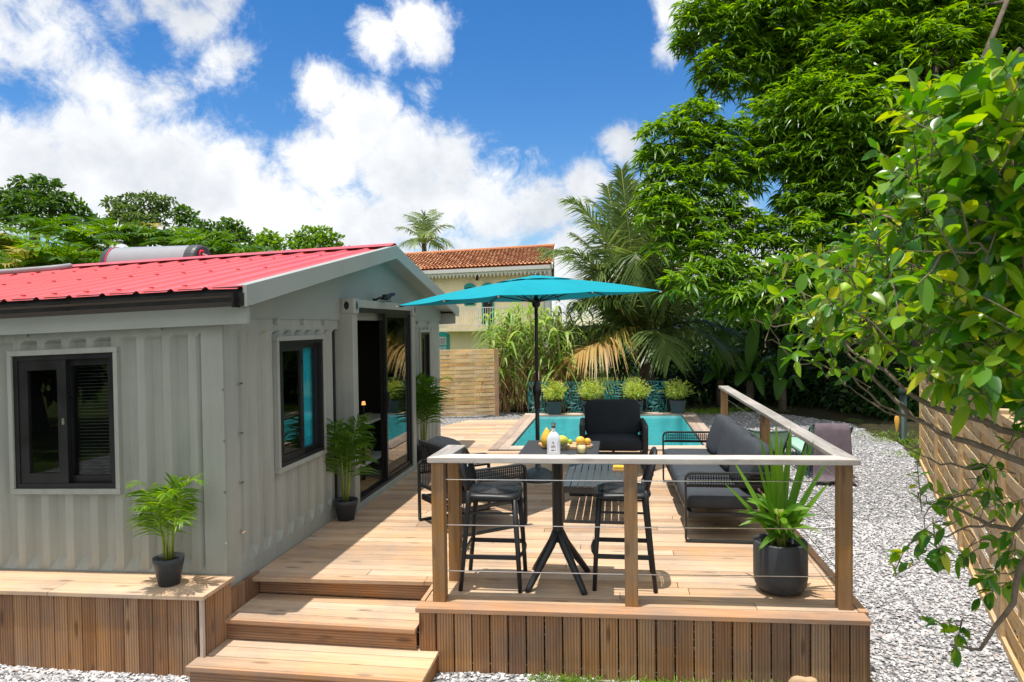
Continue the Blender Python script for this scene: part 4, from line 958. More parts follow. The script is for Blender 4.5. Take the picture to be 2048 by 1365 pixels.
# ------------------------------------------------------------------ lounge furniture
def loop_bar(mb, pts, w_, t_):
    for a_, b_ in zip(pts, pts[1:]): mb.bar(a_, b_, w_, t_, up=(1, 0, 0))
def lounge(name, label, cat_, loc, rz, W, D, nc, group=None, HA=.60, fab='cush', solid=False):
    o = thing(name, loc, label, cat_, group, rz); y0, y1 = -D/2, D/2
    for s_ in (-1, 1):
        x = s_*W/2; mb = MB(); r_ = .05
        pts = [(x, y1-.02, 0.01), (x, y0+.012, .01), (x, y0, .03), (x, y0, HA-r_)]+[(x, y0+r_-r_*math.cos(t), HA-r_+r_*math.sin(t)) for t in (R(30), R(60), R(90))]+[(x, y1-.05, HA+.005), (x, y1-.02, HA-.02), (x, y1-.02, 0.01)]
        loop_bar(mb, pts, .018, .045); fr = mb.build('side_frame', M['charc'], o, local=True, bevel=.003)
        mb = MB()
        if solid: mb.box((x, .0, HA-.15), (.07, D-.04, .30)); mb.box((x, y0+.03, .15), (.06, .05, .30))
        else:
            mb.bar((x, y0, HA-.11), (x, y1-.02, HA-.11), .012, .02)
            for k_ in range(5): mb.tube([(x+.008*(-1)**k_, y0+.02, HA-.03-.016*k_), (x+.008*(-1)**k_, y1-.03, HA-.03-.016*k_)], .004, 5)
            yy = y0+.04
            while yy < y1-.04: mb.tube([(x, yy, HA-.01), (x, yy, HA-.11)], .0042, 5); yy += .022
        mb.build('arm_weave', M['black'], fr, local=True)
    mb = MB()
    for a_, b_ in (((-W/2, y0+.04, .235), (W/2, y0+.04, .235)), ((-W/2, y1-.06, .235), (W/2, y1-.06, .235))): mb.bar(a_, b_, .035, .05)
    for x in [-W/2+.02+(W-.04)*i/(2*nc) for i in range(2*nc+1)]: mb.bar((x, y0+.04, .24), (x, y1-.06, .24), .03, .03)
    mb.build('seat_frame', M['charc'], o, local=True)
    mb = MB(); mb.bar((-W/2, y1-.03, .78), (W/2, y1-.03, .78), .025, .03); mb.bar((-W/2, y1-.03, .36), (W/2, y1-.03, .36), .025, .03)
    for x in (-W/2+.012, W/2-.012): mb.bar((x, y1-.03, .2), (x, y1-.03, .79), .025, .025)
    x = -W/2+.05
    while x < W/2-.03: mb.tube([(x, y1-.03, .36), (x, y1-.03, .78)], .004, 5); x += .035
    mb.build('back_frame', M['charc'], o, local=True)
    cw = (W-.05)/nc
    for i in range(nc):
        x = -W/2+.025+cw*(i+.5)
        MB().sell((0, 0, 0), (cw/2-.004, (D-.10)/2, .082), .42, .16, Matrix.Translation((x, -.06, .345)), 40, 12, f=lambda v: Vector((v.x, v.y, v.z+(.012*(1-(v.x/(cw/2))**2) if v.z > 0 else 0)))).build('seat_cushion', M[fab], o, smooth=True, local=True)
        mt_ = Matrix.Translation((x, y1-.17, .625)) @ Matrix.Rotation(R(-13 if solid else -19), 4, 'X') @ Matrix.Rotation(R(random.uniform(-2, 2)), 4, 'Y')
        MB().sell((0, 0, 0), (cw/2-.002, .105, .25 if solid else .225), .4 if solid else .5, .18 if solid else .3, mt_, 40, 14, f=lambda v: Vector((v.x, v.y*(1.05-.4*(v.x/(cw/2))**2), v.z+(.02*(v.x/(cw/2))**4 if solid and v.z > 0 else 0)))).build('back_cushion', M[fab], o, smooth=True, local=True)
    return o
lounge('sofa', 'three seat charcoal outdoor sofa along the right railing', 'sofa', (.95, 7.36, 0), R(-89), 2.32, .78, 3, fab='cush2')
q_ = AT(1222, 930, 0)
lounge('armchair', 'charcoal armchair with its back cushion against the pool edge', 'armchair', (-.06, 9.35, 0), R(2), .80, .74, 1, 'outdoor lounge armchairs', HA=.60, solid=True)
lounge('armchair', 'charcoal armchair turned towards the pool behind the left railing post', 'armchair', (-1.40, 6.56, 0), R(130), .70, .80, 1, 'outdoor lounge armchairs', HA=.58)
# coffee table
ctb = thing('coffee_table', (-.2, 7.2, 0), 'low slate grey slatted coffee table in front of the sofa', 'table')
X0, X1, Y0, Y1, TZ = -.53, .12, 6.66, 7.75, .36
mb = MB()
for i in range(9):
    x = X0+.01+i*(X1-X0-.02)/9; mb.box((x+(X1-X0-.02)/18, (Y0+Y1)/2, TZ-.009), ((X1-X0-.02)/9-.009, Y1-Y0, .016))
mb.build('tabletop', M['slate'], ctb, bevel=.002)
mb = MB()
for (c, d) in (((X0+.012, (Y0+Y1)/2, TZ-.045), (.022, Y1-Y0, .05)), ((X1-.012, (Y0+Y1)/2, TZ-.045), (.022, Y1-Y0, .05)), (((X0+X1)/2, Y0+.012, TZ-.045), (X1-X0-.05, .022, .05)), (((X0+X1)/2, Y1-.012, TZ-.045), (X1-X0-.05, .022, .05))): mb.box(c, d)
mb.build('apron', M['charc'], ctb)
for y in (Y0+.012, Y1-.012):
    mb = MB(); mb.box((X0+.012, y, TZ/2-.035), (.026, .022, TZ-.07)); mb.box((X1-.012, y, TZ/2-.035), (.026, .022, TZ-.07)); mb.box(((X0+X1)/2, y, .014), (X1-X0-.055, .026, .028)); mb.build('leg_frame', M['charc'], ctb)
p_ = AT(1237, 944, TZ)
nb = thing('napkin_box', (p_.x, p_.y+.06, TZ), 'small yellow topped box on the slatted coffee table', 'box')
MB().box((p_.x, p_.y+.06, TZ+.012), (.12, .12, .022)).build('tray', M['board'], nb, bevel=.003); MB().box((p_.x, p_.y+.06, TZ+.037), (.11, .11, .026)).build('napkins', M['yellow'], nb, bevel=.004)

# ------------------------------------------------------------------ bar table and stools
bt = thing('bar_table', (-.43, 5.12, 0), 'tall black pedestal table with a dark square top at the railing', 'table')
MB().box((-.41, 5.08, .992), (.555, .66, .016)).build('tabletop', plain('slate_top', (.035, .038, .042), .6, .3, var=.35, scale=45), bt, bevel=.003)
mb = MB(); mb.lathe([(.041, .30), (.041, .95), (.12, .965), (.12, .984)], 20, Matrix.Translation((-.44, 5.13, 0))); mb.build('column', M['resin'], bt, smooth=True)
for sx in (-1, 1):
    for sy in (-1, 1):
        MB().tube([(-.44+sx*.012, 5.13+sy*.012, .37), (-.44+sx*.05, 5.13+sy*.055, .28), (-.44+sx*.19, 5.13+sy*.22, .03), (-.44+sx*.205, 5.13+sy*.236, .0)], [.034, .031, .023, .022], 12).build('leg', M['resin'], bt, smooth=True)
def stool():
    o = thing('bar_stool', (0, 0, 0), '', 'stool', 'black resin bar stools at the tall table')
    for s_ in (-1, 1):
        MB().tube([(.205, s_*.205, 0), (.19, s_*.19, .3), (.165, s_*.165, .655)], [.016, .018, .021], 10).build('leg', M['resin'], o, smooth=True, local=True)
        MB().tube([(-.225, s_*.205, 0), (-.195, s_*.195, .3), (-.165, s_*.175, .62), (-.165, s_*.178, .72)], [.016, .018, .021, .018], 10).build('leg', M['resin'], o, smooth=True, local=True)
        MB().bar((.193, s_*.195, .245), (-.20, s_*.198, .245), .014, .034).build('stretcher', M['resin'], o, local=True, bevel=.004)
        MB().bar((.17, s_*.17, .555), (-.175, s_*.18, .555), .010, .014).build('stretcher', M['resin'], o, local=True)
    MB().tube([(.195, -.19, .25), (.215, -.1, .25), (.222, 0, .25), (.215, .1, .25), (.195, .19, .25)], .013, 8).build('footrest', M['resin'], o, smooth=True, local=True)
    MB().bar((-.203, -.19, .26), (-.203, .19, .26), .014, .03).build('stretcher', M['resin'], o, local=True)
    st = MB().sell((0, 0, .672), (.205, .205, .026), .55, .42, None, 36, 8, f=lambda v: Vector((v.x, v.y, v.z-.35*(v.x**2) if v.x > 0 else v.z))).build('seat', M['resin'], o, smooth=True, local=True)
    mb = MB()                                             # pressed rings in the seat
    for k_ in range(1, 9):
        r_ = .02*k_; n_ = 28
        mb.tube([(r_*1.08*math.copysign(abs(math.cos(2*math.pi*i/n_))**.75, math.cos(2*math.pi*i/n_)), r_*1.08*math.copysign(abs(math.sin(2*math.pi*i/n_))**.75, math.sin(2*math.pi*i/n_)), .698-.35*max(0, r_*math.cos(2*math.pi*i/n_))**2) for i in range(n_)], .0038, 5, closed=True)
    mb.build('seat_ribs', M['charc'], st, local=True)
    arc = [(-.165, -.178, .70), (-.19, -.18, .80), (-.215, -.165, .89), (-.232, -.12, .95), (-.238, -.05, .975), (-.238, .05, .975), (-.232, .12, .95), (-.215, .165, .89), (-.19, .18, .80), (-.165, .178, .70)]
    MB().tube(arc, .017, 10).build('back_hoop', M['resin'], o, smooth=True, local=True)
    mb = MB()
    for k_ in range(12):
        y = -.16+.32*k_/11; zt = .885-.6*y*y; mb.tube([(-.172-.02*(1-abs(y)/.16), y, .70), (-.215, y, zt)], .0055, 5)
    for k_ in range(5): z = .72+.035*k_; mb.tube([(-.17-.012*k_-.01, -.168, z), (-.19-.010*k_, 0, z), (-.17-.012*k_-.01, .168, z)], .005, 5)
    mb.tube([(-.20, -.172, .85), (-.222, -.08, .885), (-.226, 0, .89), (-.222, .08, .885), (-.20, .172, .85)], .012, 8)
    mb.build('backrest', M['resin'], o, local=True)
    return o
s0 = stool(); s0.location = (-.905, 5.08, 0); s0.rotation_euler = (0, 0, R(2)); s0['label'] = 'black bar stool left of the tall table, its hoop back to the house'
clone(s0, (.03, 5.19, 0), R(181), 'black bar stool right of the tall table, partly behind a railing post')

# ------------------------------------------------------------------ things on the bar table
TZ = 1.0
p_ = AT(1107, 911, TZ); x, y = p_.x, p_.y+.02
bo = thing('rum_bottle', (x, y, TZ), 'frosted clear glass bottle standing at the front of the bar table', 'bottle')
mb = MB(); pr = [(.0, .0), (.9, .0), (1, .006), (1, .105), (.93, .122), (.7, .145), (.42, .158), (.30, .166)]
vs, fs = [], []
for (k_, z) in pr:
    for i in range(24):
        t = 2*math.pi*i/24; cc, ss = math.cos(t), math.sin(t); vs.append((x+.046*k_*math.copysign(abs(cc)**.6, cc), y+.030*k_*math.copysign(abs(ss)**.6, ss), TZ+z))
fs = [(i*24+j, i*24+(j+1) % 24, (i+1)*24+(j+1) % 24, (i+1)*24+j) for i in range(len(pr)-1) for j in range(24)]
mb.add(vs, fs); mb.build('body', M['bottle'], bo, smooth=True)
MB().lathe([(.0135, TZ+.164), (.012, TZ+.195)], 16, Matrix.Translation((x, y, 0))).build('neck', M['bottle'], bo, smooth=True)
MB().lathe([(.014, TZ+.188), (.014, TZ+.20)], 16, Matrix.Translation((x, y, 0))).build('neck_band', M['charc'], bo)
MB().lathe([(.0145, TZ+.20), (.015, TZ+.222), (.001, TZ+.223)], 16, Matrix.Translation((x, y, 0))).build('cap', M['chrome'], bo)
lb = MB(); lb.box((x, y-.0305, TZ+.062), (.056, .002, .078)); lab = lb.build('label', M['label'], bo)
mb = MB(); mb.bar((x-.006, y-.0325, TZ+.092), (x+.007, y-.0325, TZ+.080), .003, .0015, up=(0, 1, 0)); mb.bar((x-.004, y-.0325, TZ+.086), (x+.002, y-.0325, TZ+.095), .003, .0015, up=(0, 1, 0))
mb.box((x, y-.0322, TZ+.066), (.030, .001, .003)); mb.box((x, y-.0322, TZ+.058), (.034, .001, .003)); mb.box((x-.004, y-.0322, TZ+.036), (.022, .001, .006)); mb.box((x+.015, y-.0322, TZ+.038), (.006, .001, .006))
mb.build('print', M['ink'], lab)
a_, b_ = AT(1076, 893, TZ), AT(1186, 896, TZ); mid = (a_+b_)/2; bl = (b_-a_).length
ang = math.atan2(b_.y-a_.y, b_.x-a_.x)
mtx = Matrix.Translation((mid.x, mid.y+.02, TZ+.001)) @ Matrix.Rotation(ang-.12, 4, 'Z')
out_ = [(bl/2*math.copysign(abs(math.cos(t))**.6, math.cos(t)), .105*math.copysign(abs(math.sin(t))**.7, math.sin(t))*(1 if abs(math.cos(t)) < .8 else .75)) for t in [2*math.pi*i/40 for i in range(40)]]
tag(MB().prism(out_, .02, mtx).build('cutting_board', M['board'], None, bevel=.004), 'pale wooden cutting board with fruit on the bar table', 'board')
BZ = TZ+.021
def fruit(name, px, py, r, mat, label, cat_='fruit', group=None, tilt=0, rz=0, f=None):
    p_ = AT(px, py, BZ); o = MB().sell((0, 0, 0), r, 1, 1, Matrix.Translation((p_.x, p_.y, BZ+r[2]*.97)) @ Matrix.Rotation(rz, 4, 'Z') @ Matrix.Rotation(tilt, 4, 'Y'), 20, 12, f).build(name, mat, None, smooth=True)
    return tag(o, label, cat_, group)
# halved papaya standing on its wide end
p_ = AT(1093, 893, BZ); mb = MB(); mb.lathe([(.001, 0), (.032, .004), (.045, .03), (.043, .06), (.03, .09), (.016, .115), (.006, .13), (.001, .133)], 20, Matrix.Translation((p_.x, p_.y+.02, BZ)))
tag(mb.build('papaya', M['yellow'], None, smooth=True), 'tall pointed yellow papaya at the left end of the cutting board', 'fruit')
p_ = AT(1099, 894, BZ); mb = MB(); mb.bar((p_.x, p_.y+.03, BZ+.05), (p_.x+.012, p_.y+.03, BZ+.125), .022, .014); tag(mb.build('fruit_slice', M['mangofruit'], None, bevel=.004), 'upright pale fruit slice leaning on the papaya', 'fruit')
fruit('mango', 1123, 893, (.052, .04, .040), M['mangofruit'], 'green and yellow mango right behind the frosted bottle', rz=.5)
fruit('lime', 1140, 888, (.020, .018, .017), M['lime'], 'small green lime in the middle of the cutting board')
p_ = AT(1134, 893, BZ); tag(MB().sell((p_.x, p_.y, BZ+.010), (.022, .018, .010), .8, .8).build('lime_slice', M['drink'], None, smooth=True), 'pale cut lime slice lying left of the green lime', 'fruit')
fruit('passion_fruit', 1161, 891, (.035, .034, .033), M['yellow'], 'larger yellow round fruit at the right end of the board')
fruit('passion_fruit', 1175, 890, (.027, .026, .025), M['orange'], 'smaller orange round fruit at the right end of the board')
def tumbler(px, py, r, h, fill, label):
    p_ = AT(px, py, TZ); o = thing('glass_tumbler', (p_.x, p_.y, TZ), label, 'glass', 'glasses on the bar table')
    mt_ = Matrix.Translation((p_.x, p_.y, TZ+.001))
    MB().lathe([(.001, 0), (r*.9, 0), (r, .006), (r, h), (r-.003, h), (r-.003, .008), (.001, .008)], 20, mt_).build('glass', M['clear'], o, smooth=True)
    if fill: MB().lathe([(.001, .010), (r-.005, .010), (r-.005, h*fill), (.001, h*fill)], 20, mt_).build('drink', M['drink'], o, smooth=True)
    return o
tumbler(1163, 908, .036, .07, .8, 'short glass filled with a pale creamy drink')
tumbler(1126, 902, .034, .06, 0, 'empty glass partly behind the frosted bottle')
p_ = AT(1141, 911, TZ); mb = MB(); mb.lathe([(.001, .001), (.025, .001), (.040, .012), (.042, .013), (.026, .005), (.001, .004)], 24, Matrix.Translation((p_.x, p_.y, TZ))); tag(mb.build('glass_dish', M['clear'], None, smooth=True), 'flat clear glass dish right of the frosted bottle', 'dish')

# ------------------------------------------------------------------ loungers, towel, garden post
def lounger(loc, rz, label):
    o = thing('sun_lounger', loc, label, 'lounger', 'mint sling sun loungers on the gravel', rz)
    # local: back at -y, feet towards +y
    for s_ in (-1, 1):
        x = s_*.27; MB().tube([(x, 1.25, .30), (x, .4, .29), (x, -.05, .27)], .014, 8).build('side_rail', M['frame_green'], o, local=True)
        MB().tube([(x, -.05, .27), (x*1.02, -.42, .70)], .014, 8).build('back_rail', M['frame_green'], o, local=True)
        MB().tube([(x, .95, .29), (x, 1.1, .01), (x, .0, .01), (x, .25, .28)], .012, 8).build('leg', M['frame_green'], o, local=True)
        MB().tube([(x, -.25, .50), (x, -.35, .02), (x, .0, .01)], .011, 8).build('leg', M['frame_green'], o, local=True)
    MB().tube([(-.275, -.42, .70), (-.2, -.43, .675), (0, -.43, .665), (.2, -.43, .675), (.275, -.42, .70)], .013, 8).build('head_bar', M['frame_green'], o, local=True)
    MB().tube([(-.27, 1.25, .30), (.27, 1.25, .30)], .013, 8).build('foot_bar', M['frame_green'], o, local=True)
    MB().tube([(-.27, -.34, .02), (.27, -.34, .02)], .011, 8).build('foot_bar', M['frame_green'], o, local=True)
    mb = MB(); n = 9; rows = [(1.24, .295), (.8, .275), (.4, .265), (.05, .262), (-.05, .285), (-.2, .44), (-.41, .675)]
    vs = [(-.26+.52*j/(n-1), y, z-.03*(1-((j-4)/4)**2)*(0 if i in (0, 6) else 1)) for i, (y, z) in enumerate(rows) for j in range(n)]
    mb.add(vs, [(i*n+j, i*n+j+1, (i+1)*n+j+1, (i+1)*n+j) for i in range(len(rows)-1) for j in range(n-1)])
    sl = mb.build('sling', M['sling'], o, smooth=True, local=True); md = sl.modifiers.new('t', 'SOLIDIFY'); md.thickness = .004
    return o
l1 = lounger((1.98, 10.15, zg(10)), R(4), 'mint lounger nearer the sofa with its sling back bare')
l2 = clone(l1, (2.83, 10.35, zg(10.3)), R(3), 'mint lounger with a mauve towel hung over its back')
# towel: over the head bar, front fall short, back fall down to the stones
bx_, by_, bz_ = 2.83+.02, 10.35-.43, zg(10.3)+.70
mb = MB(); prof = [(.34, -.27), (.2, -.13), (.06, -.0), (.015, .02), (-.02, .012), (-.05, -.06), (-.075, -.25), (-.10, -.45), (-.12, -.62), (-.15, -.685), (-.22, -.695), (-.30, -.694)]
n = 22; vs = []
for i, (dy, dz) in enumerate(prof):
    for j in range(n):
        f = j/(n-1); wx = .44+.12*max(0, (i-4))/7; fold = math.sin(f*11+.5*i*.3)*.012*max(0, i-2)/6
        vs.append((bx_-.04*max(0, i-4)/7+wx*(f-.5), by_+dy-abs(fold)-(.02*math.sin(f*7) if i > 9 else 0), bz_+dz+.018+(.006*math.sin(f*23+i) if i > 8 else 0)))
mb.add(vs, [(i*n+j, i*n+j+1, (i+1)*n+j+1, (i+1)*n+j) for i in range(len(prof)-1) for j in range(n-1)])
tw = mb.build('towel', M['towel'], None, smooth=True); md = tw.modifiers.new('t', 'SOLIDIFY'); md.thickness = .012; tag(tw, 'mauve grey towel draped over the far lounger down to the gravel', 'towel')
p_ = ATG(1806, 882)
gp_ = thing('garden_post', p_, 'dark green round post at the edge of the undergrowth', 'post')
MB().lathe([(.075, p_.z), (.075, p_.z+.02), (.058, p_.z+.03), (.058, p_.z+.80), (.001, p_.z+.81)], 16, Matrix.Translation((p_.x, p_.y, 0))).build('shaft', M['postg'], gp_, smooth=True)
MB().lathe([(.075, p_.z+.80), (.08, p_.z+.83), (.06, p_.z+.90), (.001, p_.z+.92)], 16, Matrix.Translation((p_.x, p_.y, 0))).build('post_cap', M['postg'], gp_, smooth=True)
mb = MB(); cx_, cz_ = p_.x-.115, p_.z+.29
mb.sell((cx_, p_.y-.05, cz_), (.055, .02, .15), 1, 1, None, 18, 12, f=lambda v: Vector((v.x*(.55+.45*max(-1, min(1, v.z/.15+.2))), v.y, v.z)))
tag(mb.build('paddle', M['orange'], None, smooth=True), 'orange teardrop shaped blade leaning beside the dark green post', 'paddle')

# ------------------------------------------------------------------ decorative screens and planters
def screen(cx, cy, label):
    o = thing('garden_screen', (cx, cy, -.02), label, 'screen', 'teal cut metal screens behind the pool'); w_, h = .43, .70
    rnd = random.Random(3)
    mb = MB()
    for (a_, b_, c_, d_) in ((-w_/2, w_/2, h-.012, h), (-w_/2, w_/2, 0, .012), (-w_/2, -w_/2+.012, .012, h-.012), (w_/2-.012, w_/2, .012, h-.012)): mb.box(((a_+b_)/2, 0, (c_+d_)/2), (b_-a_, .006, d_-c_))
    mb.build('frame', M['screen'], o, local=True)
    parts = []; mb = MB()
    def fr(p0, p1, bend, L0, n):
        P, D, L = [], [], []; pts = []
        for i in range(n):
            t = i/(n-1); x = p0[0]+(p1[0]-p0[0])*t+bend*math.sin(math.pi*t)*(-(p1[1]-p0[1])); z = p0[1]+(p1[1]-p0[1])*t+bend*math.sin(math.pi*t)*(p1[0]-p0[0])
            pts.append((x, 0, z)); dx, dz = p1[0]-p0[0], p1[1]-p0[1]; l_ = math.hypot(dx, dz); dx /= l_; dz /= l_
            for s_ in (-1, 1):
                ex, ez_ = dx*.62+s_*dz*.78, dz*.62-s_*dx*.78; LL = L0*(.45+.75*math.sin(math.pi*min(.95, t+.12)))
                ex2, ez2 = x+ex*LL, z+ez_*LL                     # keep inside the frame
                k_ = 1.0
                for lim, v0, v1 in ((w_/2-.006, x, ex2), (-w_/2+.006, x, ex2)):
                    if (lim > 0 and v1 > lim) or (lim < 0 and v1 < lim): k_ = min(k_, max(.02, (lim-v0)/(v1-v0)))
                for lim, v0, v1 in ((h-.006, z, ez2), (.006, z, ez2)):
                    if (v1 > lim if lim > .1 else v1 < lim): k_ = min(k_, max(.02, (lim-v0)/(v1-v0)))
                P.append((x, 0, z)); D.append((ex, 0, ez_)); L.append(LL*k_)
        parts.append(leaves(P, D, np.tile([0, 1., 0], (len(P), 1)), np.array(L), .031, 0, 'lance')); mb.tube(pts, .004, 4)
    fr((-.20, .14), (.19, .66), .10, .27, 9); fr((.20, .08), (-.18, .30), -.12, .17, 7); fr((-.19, .44), (.0, .68), -.06, .13, 5); fr((-.18, .0), (.16, .06), .05, .12, 6)
    V, F = cat(parts); l_ = nmesh('palm_cutwork', V, F, M['screen'], o, local=True); md = l_.modifiers.new('t', 'SOLIDIFY'); md.thickness = .003
    mb.build('cutwork_stems', M['screen'], o, local=True)
    return o
sp = [(1076, 'teal palm cut screen behind the umbrella pole, leftmost of four'), (1150, 'teal palm cut screen between the two left bamboo planters'), (1229, 'teal palm cut screen directly behind the armchair'), (1313, 'teal palm cut screen between the two right bamboo planters')]
s1 = None
for px, lb_ in sp:
    p_ = AT(px, 831, 0); y = 14.86+.12*(p_.x+1.3); x = ATY(px, 800, y).x
    if s1 is None: s1 = screen(x, y, lb_)
    else: clone(s1, (x, y, -.02), 0, lb_)
def bamboo_planter(x, y, label, seed):
    o = thing('bamboo_planter', (x, y, .014), label, 'planter', 'square bamboo planters along the pool')
    mb = MB(); a_, b_ = .125, .165
    mb.hexa([(-a_, -a_, 0), (a_, -a_, 0), (a_, a_, 0), (-a_, a_, 0)], [(-b_, -b_, .275), (b_, -b_, .275), (b_, b_, .275), (-b_, b_, .275)])
    po = mb.build('pot', M['pot'], o, local=True, bevel=.005)
    MB().box((0, 0, .277), (.27, .27, .008)).build('soil', M['soil'], po, local=True)
    r_ = np.random.default_rng(seed); n = 210; base_ = np.array([0, 0, .29])
    d = unit(np.stack([r_.normal(size=n)*.46, r_.normal(size=n)*.46, np.abs(r_.normal(size=n))*.6+.40], 1)); Ls = r_.uniform(.17, .44, n)
    mb = MB()
    for i in range(0, n, 3): mb.tube([tuple(base_), tuple(base_+d[i]*Ls[i]*.5+np.array([0, 0, .015])), tuple(base_+d[i]*Ls[i])], .0022, 4)
    mb.build('canes', M['stemg'], o, local=True)
    P, D = [], []
    for i in range(n):
        for k_ in range(9):
            t = r_.uniform(.3, 1.05); P.append(base_+d[i]*Ls[i]*t); D.append(d[i]*.7+r_.normal(size=3)*.6+np.array([0, 0, .15]))
    V, F = leaves(P, D, r_.normal(size=(len(P), 3)), r_.uniform(.06, .12, len(P)), r_.uniform(.010, .016, len(P)), .25, 'lance')
    nmesh('leaves', V, F, M['f_bamboo'], o, local=True)
    return o
for i, (px, lb_) in enumerate([(1110, 'square planter of bamboo just right of the umbrella pole'), (1180, 'square planter of bamboo half hidden behind the armchair back'), (1271, 'square planter of bamboo just right of the armchair back'), (1355, 'square planter of bamboo at the right corner of the pool')]):
    y = 14.71+.115*(ATY(px, 830, 14.8).x+1.3); bamboo_planter(ATY(px, 834, y).x, y, lb_, 20+i)

# ------------------------------------------------------------------ palms
def bez(a, b, c, t): return a*(1-t)**2+b*2*t*(1-t)+c*t*t
def frond_leaves(a, b, c, n, Lm, W, hang, spread=.75, rng=RNG, t0=.12, prof='strip', up=None):
    """leaflets along both sides of a curved rachis a-b-c; returns arrays for leaves()"""
    a, b, c = map(np.array, (a, b, c)); ts = np.linspace(t0, .99, n); P, D, U, L, Dr = [], [], [], [], []
    for t in ts:
        p_ = bez(a, b, c, t); tan = 2*(1-t)*(b-a)+2*t*(c-b); tan = tan/np.linalg.norm(tan)
        sd_ = np.cross(tan, [0, 0, 1.]); q_ = np.linalg.norm(sd_)
        if up is not None and q_ < .5: sd_ = np.cross(tan, up)
        sd_ = sd_/max(np.linalg.norm(sd_), 1e-6); nn = np.cross(sd_, tan)
        ll = Lm*(.35+.75*math.sin(math.pi*min(.97, (t*.86+.12))))
        fw = .45+.8*t*t
        for s_ in (-1, 1):
            d = sd_*s_*spread+tan*fw+nn*.18+rng.normal(size=3)*.07
            P.append(p_); D.append(d); U.append(nn); L.append(ll*rng.uniform(.85, 1.1)); Dr.append(hang*rng.uniform(.6, 1.3))
    return np.array(P), np.array(D), np.array(U), np.array(L), W, np.array(Dr)
def frond(o, a, b, c, n, Lm, W, hang, mat, rr=.02, name='frond', prof='strip', rng=RNG, spread=.75, up=None, local=False, rmat='rachis', t0=.12):
    P, D, U, L, W, Dr = frond_leaves(a, b, c, n, Lm, W, hang, spread, rng, up=up, t0=t0)
    V, F = leaves(P, D, U, L, W, Dr, prof)
    f = nmesh(name, V, F, M[mat], o, local=local)
    pts = [tuple(bez(np.array(a), np.array(b), np.array(c), t)) for t in (0, .2, .4, .6, .8, 1)]
    MB().tube(pts, [rr, rr*.85, rr*.7, rr*.5, rr*.35, rr*.15], 6).build('rachis', M[rmat], f, smooth=True, local=local)
    return f
# the young coconut palm beside the pool, frond by frond
C0 = PX(1288, 690, 17.3)
coco = thing('coconut_palm', AT(1292, 780, -.07), 'big coconut palm with long arching fronds right of the sugarcane', 'palm')
coco.location = Vector((C0.x+.02, C0.y, -.1))
MB().tube([(C0.x+.05, C0.y, -.15), (C0.x+.08, C0.y, .5), (C0.x+.02, C0.y, 1.1), tuple(C0)], [.24, .19, .17, .15], 14).build('trunk', M['bark'], coco, smooth=True)
FR = [((1258, 470), (1243, 340), 0, 0, 'f_coco'), ((1290, 480), (1302, 350), .6, 1.0, 'f_coco'), ((1240, 500), (1215, 372), .5, .8, 'f_coco'), ((1215, 430), (1140, 400), -.5, -.8, 'f_coco'),
      ((1330, 480), (1360, 410), .5, .8, 'f_coco'), ((1262, 380), (1276, 590), -.8, -1.2, 'f_coco'), ((1190, 470), (1098, 505), -.8, -1.0, 'f_coco'), ((1200, 520), (1085, 495), .8, 1.4, 'f_coco'),
      ((1200, 530), (1115, 570), -.7, -1.0, 'f_coco_y'), ((1225, 570), (1165, 610), -.6, -1.0, 'f_coco'), ((1235, 640), (1150, 655), -.5, -.9, 'f_coco'), ((1230, 660), (1165, 690), .3, .5, 'f_coco'),
      ((1215, 655), (1140, 720), -1.2, -1.9, 'f_coco_b'), ((1310, 620), (1340, 715), -1.3, -2.1, 'f_coco'), ((1400, 560), (1545, 612), -.7, -1.2, 'f_coco'), ((1385, 620), (1458, 705), -.9, -1.5, 'f_coco'),
      ((1360, 560), (1440, 560), .5, .9, 'f_coco'), ((1340, 520), (1425, 470), .2, .5, 'f_coco_y'), ((1250, 600), (1190, 560), 1.0, 1.7, 'f_coco'), ((1320, 640), (1400, 660), .8, 1.4, 'f_coco'),
      ((1245, 590), (1180, 590), -.8, -1.0, 'f_coco'), ((1310, 450), (1335, 600), -.6, -1.0, 'f_coco'), ((1220, 470), (1185, 570), -.5, -.9, 'f_coco'), ((1280, 520), (1240, 440), 1.5, 2.5, 'f_coco'), ((1255, 450), (1180, 400), .2, .5, 'f_coco'), ((1280, 430), (1262, 365), .8, 1.2, 'f_coco'), ((1225, 520), (1150, 470), .3, .4, 'f_coco'), ((1310, 450), (1330, 380), -.3, -.4, 'f_coco'), ((1350, 560), (1480, 540), -.4, -.6, 'f_coco'), ((1230, 560), (1150, 610), -.7, -1.1, 'f_coco'), ((1370, 600), (1500, 680), -.2, -.4, 'f_coco'), ((1245, 620), (1190, 690), -.6, -1.2, 'f_coco_y')]
for (k1, k2, d1, d2, mt_) in FR:
    f = frond(coco, C0, PX(*k1, 17.3+d1), PX(*k2, 17.3+d2), 72, 1.0, .046, .5 if mt_ == 'f_coco' else .65, mt_, .035, up=[.3, -1, .1])
